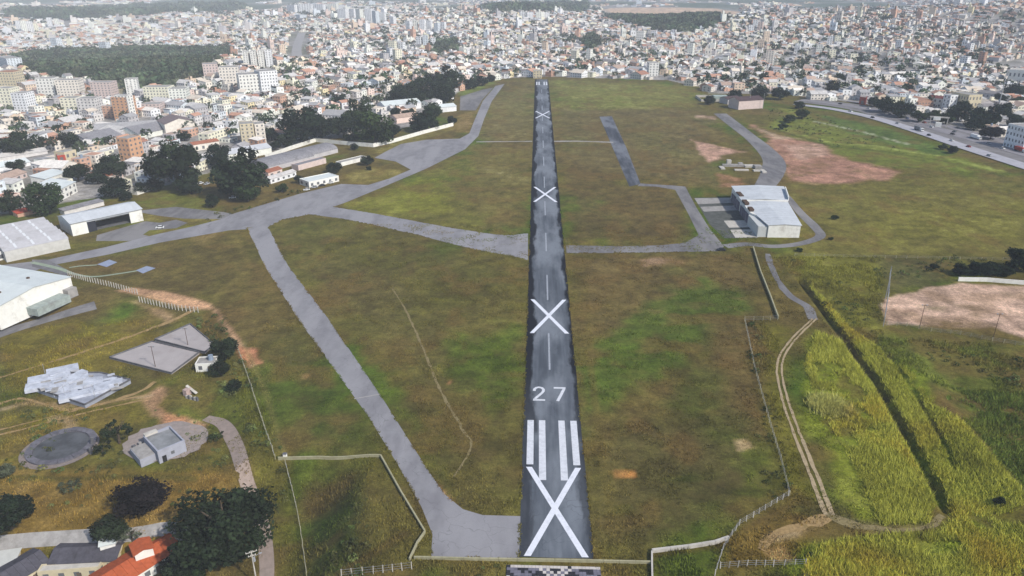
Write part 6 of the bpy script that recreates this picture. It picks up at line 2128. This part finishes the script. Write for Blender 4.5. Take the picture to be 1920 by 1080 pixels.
# black and white block revetment below the end wall
p = at(1038, 1062)
t = thing('revetment', 'black and white patterned block paving below the wall at the runway end', 'paving', (p.x, p.y, 0.0))
m_w, m_k, m_g = plain('white_block', A(214, 206, 200), 0.9, 0.1, 1, rand=.1), plain('black_block', A(58, 58, 66), 0.9, 0.2, 1, rand=.2), plain('grey_block', A(126, 124, 138), 0.9, 0.15, 1, rand=.15)
bm = {}
for nm_, m_ in (('w', m_w), ('k', m_k), ('g', m_g)):
    me = MB().box(.02, .83, .02, .83, -.1, .16).mesh('block')
    me.materials.append(m_)
    bm[nm_] = me
for i in range(26):
    for j in range(11):
        a = abs((i % 9) - 4)
        q = (a + j) % 5
        kd = 'w' if (q in (0, 3) and (i + j) % 2 == 0) or j == 0 else ('k' if q in (1, 2) else 'g')
        if (i * 7 + j * 13) % 17 == 0:
            kd = 'k'
        o = put('block', bm[kd], None, t)
        o.location = (-11.1 + i * .85, -.9 - j * .85, 0.1)
MB().box(-11.2, 11.1, -10.2, .1, -.4, .05).build('bed', m_darkconc, t)

# ------------------------------------------------------------------ poles
lamp_pole('thin brown pole on the near left side of the sandy pitch', 1724, 614, 10)
lamp_pole('thin brown pole at the near middle of the sandy pitch', 1862, 634, 10.5)
p = at(482, 1096)
t = thing('power_pole', 'pale concrete power pole with crossarms in front of the huge tree', 'pole', p, .5)
MB().cone((0, 0, -.5), (0, 0, 10.5), .22, .13, 10).build('shaft', m_paleconc, t)
for z, l in ((10.1, 1.3), (9.0, .9)):
    a_ = MB().box(-l, l, -.07, .07, z - .07, z + .07).build('cross_arm', m_paleconc, t)
    for x in np.linspace(-l + .1, l - .1, 4):
        MB().cone((x, 0, z + .07), (x, 0, z + .4), .06, .05, 6).build('insulator', M_WHITEWALL, a_)
MB().cone((.35, 0, 7.2), (.35, 0, 8.3), .3, .3, 10).build('transformer', M_METAL, t)
MB().beam((0, 0, 8.4), (1.8, .2, 8.9), .08).build('lamp_arm', M_METAL, t)
MB().box(1.6, 2.3, .05, .35, 8.8, 8.95).build('lamp_head', M_METAL, t)
for u_, v_, top, lab in ((1869, 212, 72, 'tall thin lattice mast among the houses at far right'), (1404, 203, 30, 'tall light mast beside the brown-roofed shed'),
                         (1430, 204, 26, 'shorter light mast right of the brown-roofed shed'), (1660, 560, 44, 'pale goal-side pole at the left pitch corner')):
    p = at(u_, v_)
    H2 = top * mpp(p) * 1.1
    t = thing('mast', lab, 'mast', p)
    MB().cone((0, 0, -.5), (0, 0, H2), .012 * H2 + .05, .006 * H2 + .03, 8).build('shaft', M_METAL, t)
    for k in range(3):
        MB().box(-.03 * H2, .03 * H2, -.06, .06, H2 * (.97 - .06 * k), H2 * (.985 - .06 * k)).build('cross_arm', M_METAL, t)
p = at(535, 858)
t = thing('marker_box', 'small white marker box at the corner of the low wall', 'marker', p)
MB().box(-.5, .5, -.4, .4, 0, 1.4).build('cabinet', M_WHITEWALL, t)
MB().box(-.6, .6, -.5, .5, 1.4, 1.5).build('lid', m_darkconc, t)
# gantry on the highway
p = at(1758, 238)
t = thing('gantry', 'white sign gantry over the highway slip road', 'gantry', p, -.4)
for x in (-7, 7):
    MB().box(x - .35, x + .35, -.35, .35, -1, 9.5).build('leg', m_paleconc, t)
MB().box(-8, 8, -.4, .4, 8.4, 9.6).build('beam', m_paleconc, t)
MB().box(-5, 1, -.75, -.45, 6.2, 9.4).build('panel', M_WHITEWALL, t)
MB().box(-2.5, 2.5, -3.5, -1, -.5, 4.5).build('booth', M_WHITEWALL, t)

# ------------------------------------------------------------------ vehicles
def car_meshes():
    body = MB()
    prof = [(-2.1, .35), (-2.1, .85), (-1.2, .95), (1.9, .95), (2.1, .8), (2.1, .35)]
    i = len(body.v)
    for y in (-.85, .85):
        body.v += [(x, y, z) for x, z in prof]
    k = len(prof)
    body.f += [tuple(range(k)), tuple(range(2 * k - 1, k - 1, -1))]
    for j in range(k):
        body.f.append((j, j + k, (j + 1) % k + k, (j + 1) % k))
    cab = MB()
    lo, hi = [(-1.3, .95), (1.7, .95)], [(-.6, 1.5), (1.1, 1.5)]
    cab.v = [(lo[0][0], -.8, .94), (lo[1][0], -.8, .94), (lo[1][0], .8, .94), (lo[0][0], .8, .94), (hi[0][0], -.65, 1.48), (hi[1][0], -.65, 1.48), (hi[1][0], .65, 1.48), (hi[0][0], .65, 1.48)]
    cab.f = [(0, 1, 5, 4), (1, 2, 6, 5), (2, 3, 7, 6), (3, 0, 4, 7)]
    roof = MB().box(-.62, 1.12, -.66, .66, 1.48, 1.53)
    wh = MB().cone((0, -.11, 0), (0, .11, 0), .33, .33, 12)
    return body.mesh('body'), cab.mesh('windows'), roof.mesh('roof'), wh.mesh('wheel')


CARM = car_meshes()
M_TYRE = plain('tyre_rubber', (0.02, 0.02, 0.02), 0.9, 0.1)
M_CARGLASS = plain('car_glass', (0.03, 0.035, 0.04), 0.15, 0.1)
_cm = {}


def car(label, p, rz, mat, cat='car'):
    if mat.name not in _cm:
        ms = []
        for me, m_ in zip(CARM, (mat, M_CARGLASS, mat, M_TYRE)):
            me = me.copy()
            me.materials.append(m_)
            ms.append(me)
        _cm[mat.name] = ms
    b_, c_, r_, w_ = _cm[mat.name]
    t = thing('car', label, cat, p, rz, 'cars on roads and yards')
    put('body', b_, None, t)
    put('windows', c_, None, t)
    put('roof', r_, None, t)
    for x in (-1.3, 1.3):
        for y in (-.8, .8):
            o = put('wheel', w_, None, t)
            o.location = (x, y, .33)
    return t


def truck(label, p, rz, cabm, boxm, L_=9.0):
    t = thing('truck', label, 'truck', p, rz, 'cars on roads and yards')
    MB().box(-L_ / 2, L_ / 2 - 2.6, -1.25, 1.25, .9, 3.6).build('cargo_box', boxm, t)
    MB().box(L_ / 2 - 2.4, L_ / 2, -1.2, 1.2, .6, 2.7).build('cab', cabm, t)
    MB().box(L_ / 2 - .9, L_ / 2 + .02, -1.1, 1.1, 1.6, 2.5).build('windscreen', M_CARGLASS, t)
    MB().box(-L_ / 2, L_ / 2, -.9, .9, .5, .9).build('chassis', M_TYRE, t)
    for x in (-L_ / 2 + 1, -L_ / 2 + 2.2, L_ / 2 - 1.3):
        for y in (-1.1, 1.1):
            MB().cone((x, y - .15, .5), (x, y + .15, .5), .5, .5, 12).build('wheel', M_TYRE, t)
    return t


PAINTS = {k: plain(k + '_car_paint', c, 0.4, 0.03, 1) for k, c in dict(white=(.75, .75, .74), silver=(.45, .46, .48), black=(.03, .03, .035), red=(.32, .05, .04), blue=(.06, .1, .25), grey=(.2, .2, .21)).items()}


def along(line, f, side):
    P = smooth_line(line, 10)
    i = min(len(P) - 2, max(0, int(f * (len(P) - 1))))
    a, b = P[i], P[i + 1]
    d = (b - a) / np.linalg.norm(b - a)
    q = a + np.array([-d[1], d[0]]) * side
    return Vector((q[0], q[1], float(height(q[0], q[1])))), math.atan2(d[1], d[0])


VE = [(HW_B, .12, 2, 'black', 'black car farthest up the far carriageway'), (HW_B, .25, 5, 'white', 'white car in the outer lane of the far carriageway'), (HW_B, .42, 5, 'red', 'red car in the outer lane right of the gantry'),
      (HW_B, .52, 5, 'grey', 'grey car in the outer lane before the white truck'), (HW_B, .57, -5, 'black', 'black car in the inner lane before the white truck'), (HW_B, .72, -5, 'white', 'white car in the inner lane beyond the white truck'),
      (HW_A, .58, 3.5, 'white', 'white car on the pale carriageway at the verge shrubs'), (HW_A, .72, -3.5, 'silver', 'silver car last on the pale carriageway at the right edge'),
      (HW_A, .18, 2.5, 'white', 'white car first on the pale carriageway from its far end'), (HW_A, .27, -2.5, 'black', 'black car on the pale carriageway near the highway head'),
      (HW_A, .38, 2.5, 'silver', 'silver car on the pale carriageway beside the green verge'), (HW_A, .52, -2.5, 'black', 'black car on the pale carriageway above the verge shrubs'),
      (HW_A, .64, 2.5, 'red', 'red car on the pale carriageway right of the verge shrubs'), (HW_B, .2, 2, 'white', 'white car on the far carriageway near the highway head'),
      (HW_B, .3, -2, 'grey', 'grey car on the far carriageway below the slope trees'), (HW_B, .36, 2, 'blue', 'blue car on the far carriageway left of the gantry'),
      (HW_B, .47, -2, 'white', 'white car on the far carriageway right of the gantry'), (HW_B, .66, -2, 'silver', 'silver car on the far carriageway before the white truck'),
      (HW_C, .25, 1.5, 'black', 'black car on the slip road under the slope trees'), (HW_C, .5, 1.5, 'grey', 'grey car on the slip road near the red bank'),
      (HW_C, .68, 1.5, 'white', 'white car on the slip road by the black-windowed house')]
for line, f_, s_, cl, lab in VE:
    p, a = along(line, f_, s_)
    p.z += .57
    car(lab, p, a + (math.pi if s_ < 0 else 0), PAINTS[cl])
for line, f_, s_, lab, bx_ in ((HW_B, .60, 2, 'white box truck on the far carriageway at right', 'white'), (HW_B, .76, 2, 'dark red truck on the far carriageway at the right edge', 'red'),
                              (HW_A, .45, 2.5, 'grey box truck on the pale carriageway', 'grey')):
    p, a = along(line, f_, s_)
    p.z += .57
    truck(lab, p, a, PAINTS['white'], PAINTS[bx_], 11.0)
for u_, v_, a, cl, lab in ((575, 357, .5, 'white', 'white car parked left of the low white office'), (590, 352, .5, 'silver', 'silver car parked before the low white office'),
                          (604, 349, .5, 'black', 'black car parked before the low white office'), (620, 344, .5, 'white', 'white car parked right end of the office row'),
                          (376, 345, 1.2, 'white', 'white car in the shade of the huge trees, left one'), (388, 346, 1.2, 'silver', 'silver car in the shade of the huge trees'),
                          (436, 372, .4, 'white', 'white car parked on the grass edge under the trees'), (452, 372, .5, 'white', 'white car second on the grass edge under the trees'),
                          (300, 428, .3, 'white', 'white car on the small hangar apron'), (1352, 470, 0, 'black', 'dark car at the corner of the right taxiway')):
    car(lab, at(u_, v_), a, PAINTS[cl])


# ------------------------------------------------------------------ rough grass
def blades(name, X, Y, K, h, w, spread, mat, rng, tone=None, lean=.45, lo=.7, hi=1.45):
    n_ = len(X)
    Z = height(X, Y)
    C0 = ground_colour(X, Y) * 1.55 if tone is None else tone * (0.55 + 0.9 * fbm(X, Y, 7, 88, 3))[:, None] * (1 + np.array([.25, 0, -.1]) * np.clip((fbm(X, Y, 15, 90, 2) - .5) * 4, 0, 1)[:, None])
    hv_ = h * (0.55 + 0.9 * rng.random((n_, K))) * (0.35 + 1.3 * fbm(X, Y, 10, 89, 3))[:, None]
    a = rng.random((n_, K)) * 2 * math.pi
    r_ = spread * np.sqrt(rng.random((n_, K)))
    bx_, by_ = X[:, None] + r_ * np.cos(a), Y[:, None] + r_ * np.sin(a)
    t_ = rng.random((n_, K)) * math.pi
    dx, dy = np.cos(t_) * w / 2, np.sin(t_) * w / 2
    zb = np.broadcast_to(Z[:, None] - .05, bx_.shape)
    la = rng.random((n_, K)) * 2 * math.pi
    ll = lean * hv_ * rng.random((n_, K))
    V = np.stack([np.stack([bx_ - dx, by_ - dy, zb], -1), np.stack([bx_ + dx, by_ + dy, zb], -1),
                  np.stack([bx_ + ll * np.cos(la), by_ + ll * np.sin(la), zb + hv_], -1)], 2).reshape(-1, 3)
    g = lo + (hi - lo) * rng.random((n_, K, 1))
    C = np.clip(C0[:, None, :] * g, 0, .6)
    C = np.repeat(C.reshape(-1, 3), 3, 0)
    return put(name, raw_mesh(name, V, np.arange(len(V)).reshape(-1, 3), C), mat)


M_BLADE = vcol_mat('grass_blade', 0.8, ((1.0, 0.15),))
r5 = np.random.default_rng(55)


def scatter(polys_px, spacing, cut=None, thr=.5):
    XS, YS = [], []
    for px in polys_px:
        X, Y = fill_poly(flat(px), spacing, r5)
        XS.append(X)
        YS.append(Y)
    X, Y = np.concatenate(XS), np.concatenate(YS)
    if cut:
        k = fbm(X, Y, cut, 71, 3) > thr
        X, Y = X[k], Y[k]
    k = (seg_dist(DITCH, X, Y) > 1.5) & (seg_dist(DITCH2, X, Y) > .8) & (seg_dist(flat(LANE), X, Y) > 2.4)
    return X[k], Y[k]


TALL1 = [(1528, 622), (1575, 640), (1640, 735), (1695, 830), (1752, 940), (1738, 982), (1650, 984), (1625, 930), (1590, 850), (1540, 770), (1510, 690)]
TALL2 = [(1690, 700), (1720, 720), (1800, 800), (1870, 885), (1990, 1020), (1990, 1110), (1480, 1110), (1540, 1020), (1620, 1005), (1765, 1000), (1800, 960), (1770, 880)]
TALL3 = [(1745, 725), (1990, 745), (1990, 1000), (1900, 905), (1830, 825)]
TALL4 = [(1510, 528), (1545, 560), (1600, 620), (1660, 665), (1700, 705), (1775, 880), (1800, 962), (1784, 972), (1752, 900), (1704, 812), (1654, 724), (1594, 644), (1530, 570)]
X, Y = scatter([TALL1, TALL2, TALL4], 0.75, 9, .30)
stuff(blades('tall_grass', X, Y, 11, 1.25, .17, .75, M_BLADE, r5, tone=np.array(A(204, 202, 84)), lean=1.0, lo=.6, hi=1.3), 'tall bright yellow-green grass along the ditch at right', 'grass')
X, Y = scatter([TALL3], 0.9, 9, .36)
stuff(blades('dark_tall_grass', X, Y, 9, 1.2, .2, .8, M_BLADE, r5, tone=np.array(A(128, 146, 62)), lean=1.0, lo=.5, hi=1.3), 'darker green rough growth beyond the tall grass rim', 'grass')
X, Y = scatter([[(1600, 630), (1990, 652), (1990, 748), (1760, 730), (1660, 690)], [(1452, 482), (1655, 482), (1655, 640), (1580, 618), (1530, 560)]], 1.3, 10, .42)
stuff(blades('scrub', X, Y, 9, .9, .25, .9, M_BLADE, r5, lean=1.0, lo=.55, hi=1.5), 'rough olive scrub around the sandy pitch', 'scrub')
X, Y = scatter([[(1430, 600), (1460, 640), (1470, 740), (1500, 830), (1540, 940), (1480, 930), (1440, 790), (1400, 640)], [(1225, 1042), (1400, 1000), (1480, 955), (1560, 1000), (1480, 1110), (1225, 1110)],
                [(775, 1052), (940, 1056), (940, 1110), (760, 1110)], [(1130, 1060), (1222, 1062), (1222, 1110), (1130, 1110)]], 1.0, 7, .40)
stuff(blades('verge_grass', X, Y, 6, .75, .26, .7, M_BLADE, r5, lo=.55, hi=1.5), 'weedy verge between the fence and the wheel tracks', 'grass')
X, Y = scatter([[(0, 865), (220, 880), (400, 872), (450, 900), (460, 990), (0, 1010)], [(0, 600), (300, 590), (400, 600), (440, 690), (300, 720), (0, 840)], [(430, 690), (470, 690), (545, 880), (576, 1085), (505, 1085), (480, 930)],
                [(555, 875), (715, 865), (800, 1000), (765, 1080), (575, 1085)]], 1.25, 9, .44)
SERV = [tuple(at(u_, v_)[:2]) for u_, v_ in SERV_PX]
LANE2 = [tuple(at(u_, v_)[:2]) for u_, v_ in LANE2_PX]
keepm = (seg_dist(SERV, X, Y) > 3.0) & (seg_dist(LANE2, X, Y) > 2.6)
for px in ([(200, 674), (286, 640), (358, 608), (405, 646), (322, 706)], [(48, 730), (112, 698), (250, 719), (161, 770)]):
    keepm &= ~inside(flat(px, -2), X, Y)
X, Y = X[keepm], Y[keepm]
stuff(blades('rough_grass', X, Y, 6, .7, .28, .8, M_BLADE, r5, lo=.55, hi=1.45), 'rough uneven grass on the slopes around the water works', 'grass')
X = r5.uniform(-115, 112, 100000)
Y = 132 + 260 * r5.random(100000) ** 1.4
k = (np.abs(X) > 9.6) & (fbm(X, Y, 6, 73, 3) > .5)
tax = flat([(463, 428), (502, 424), (540, 498), (610, 590), (672, 680), (714, 742), (760, 815), (808, 890), (835, 928), (868, 955), (905, 966), (976, 968), (974, 1046), (808, 1046), (811, 1002), (790, 950), (745, 870), (690, 780), (625, 690), (560, 600), (497, 500)])
k &= ~inside(tax, X, Y)
X, Y = X[k], Y[k]
stuff(blades('infield_tufts', X, Y, 3, .4, .26, .5, M_BLADE, r5, lean=.9, lo=.4, hi=1.5), 'low dry tufts scattered over the mown infield', 'grass')
EX, EY = [], []
apr = flat([(625, 388), (700, 400), (780, 415), (850, 428), (930, 440), (960, 441), (990, 437)])
apr2 = flat([(990, 488), (960, 480), (900, 470), (850, 458), (780, 440), (700, 422), (640, 410), (580, 402), (530, 412), (502, 426)])
rgt = flat([(1062, 475), (1200, 474), (1352, 471)])
for line, closed in ((tax, True), (apr, False), (apr2, False), (rgt, False), ([(-9.1, 137), (-9.1, 420)], False), ([(9.1, 137), (9.1, 420)], False)):
    for a_, b_ in zip(line, line[1:] + (line[:1] if closed else [])):
        L_ = math.hypot(b_[0] - a_[0], b_[1] - a_[1])
        n_ = int(L_ * 2.4) + 1
        t_ = r5.random(n_)
        EX.append(a_[0] + (b_[0] - a_[0]) * t_ + r5.normal(0, .17, n_))
        EY.append(a_[1] + (b_[1] - a_[1]) * t_ + r5.normal(0, .17, n_))
EX, EY = np.concatenate(EX), np.concatenate(EY)
k = (fbm(EX, EY, 5, 31, 2) > .42) & ~((np.abs(EX) < 8.6)) & ~((EX > -40) & (EX < -9.5) & (EY < 156) & (EY > 139))
stuff(blades('edge_weeds', EX[k], EY[k], 5, .45, .3, .35, M_BLADE, r5, lean=1.0, lo=.5, hi=1.3), 'thin weeds creeping over the pavement edges', 'weeds')
UX, UY = [], []
for px, sp, th in (([(440, 650), (470, 690), (540, 870), (570, 1085), (505, 1085), (475, 880)], 3.2, .5), ([(0, 860), (450, 880), (470, 1000), (0, 1010)], 4.5, .56), ([(1480, 490), (1655, 490), (1650, 640), (1560, 590)], 4.0, .55),
                   ([(1600, 630), (1990, 660), (1990, 760), (1700, 700)], 3.4, .52), ([(1480, 1040), (1990, 1040), (1990, 1110), (1400, 1110)], 4.0, .58), ([(575, 940), (690, 890), (690, 1085), (580, 1085)], 3.5, .52),
                   ([(120, 690), (290, 640), (400, 600), (420, 640), (300, 720), (200, 780)], 3.4, .5), ([(0, 760), (260, 750), (420, 790), (440, 870), (0, 880)], 3.6, .54), ([(360, 590), (420, 590), (470, 690), (430, 700)], 3.0, .48), ([(1640, 480), (1930, 486), (1930, 520), (1660, 525)], 4.0, .5), ([(1390, 600), (1420, 600), (1490, 930), (1440, 960)], 3.2, .5),
                   ([(1440, 205), (1530, 210), (1700, 285), (1560, 275), (1440, 240)], 6.0, .45), ([(770, 1056), (940, 1060), (940, 1100), (760, 1100)], 2.6, .45), ([(400, 690), (470, 700), (490, 780), (420, 780)], 3.0, .5),
                   ([(380, 420), (560, 365), (560, 355), (500, 370), (400, 400)], 4.0, .4)):
    X, Y = fill_poly(flat(px), sp, r5)
    k = fbm(X, Y, 12, 97, 2) > th
    UX.append(X[k])
    UY.append(Y[k])
UX, UY = np.concatenate(UX), np.concatenate(UY)
k = (seg_dist(SERV, UX, UY) > 3.4) & (seg_dist(LANE2, UX, UY) > 3.0) & (seg_dist(DITCH, UX, UY) > 2.0) & (seg_dist(flat(LANE), UX, UY) > 2.8)
for px in ([(200, 674), (286, 640), (358, 608), (405, 646), (322, 706)], [(48, 730), (112, 698), (250, 719), (161, 770)]):
    k &= ~inside(flat(px, -2), UX, UY)
UX, UY = UX[k], UY[k]
UR = .5 + 1.1 * r5.random(len(UX)) ** 2
stuff(leafy_mass('undergrowth', np.stack([UX, UY, height(UX, UY) + UR * .45], -1), UR, 42, leaf_mat('weed_leaf', (0.075, 0.095, 0.03), (0.075, 0.095, 0.03)), r5, zs=.8, size=.24), 'low green bushes and weeds along fences, banks and ditches', 'undergrowth')
p, R, hgt = crown_place(1556, 750, 33, 1.0)
X, Y = p.x + R * .75 * r5.normal(size=900) * .6, p.y + R * .75 * r5.normal(size=900) * .6
o = blades('grass_clump', X, Y, 6, 2.3, .3, .6, M_BLADE, r5, tone=np.array(A(214, 208, 116)), lean=.9, lo=.7, hi=1.25)
thing('', 'pale yellow clump of tall grass beside the wheel tracks', 'grass clump', o=o)
p = at(1872, 946)
tree_at(p, 1.6, 2.2, 'dense1', M_DARKLEAF, 'lone small black shrub in the bright tall grass at right', 'shrub', 'shrub', 'trees around the airfield', seed=4)

# ------------------------------------------------------------------ haze
hm = bpy.data.materials.new('haze_air')
hm.use_nodes = True
hn = hm.node_tree
hn.nodes.clear()
ho = hn.nodes.new('ShaderNodeOutputMaterial')
hv = hn.nodes.new('ShaderNodeVolumePrincipled')
hv.inputs['Color'].default_value = (0.86, 0.92, 1.0, 1)
hv.inputs['Density'].default_value = 0.00015
hv.inputs['Anisotropy'].default_value = -0.25
hn.links.new(hv.outputs[0], ho.inputs['Volume'])
stuff(put('haze', MB().box(-9400, 9400, -4300, 11800, -140, 260).mesh('haze'), hm))
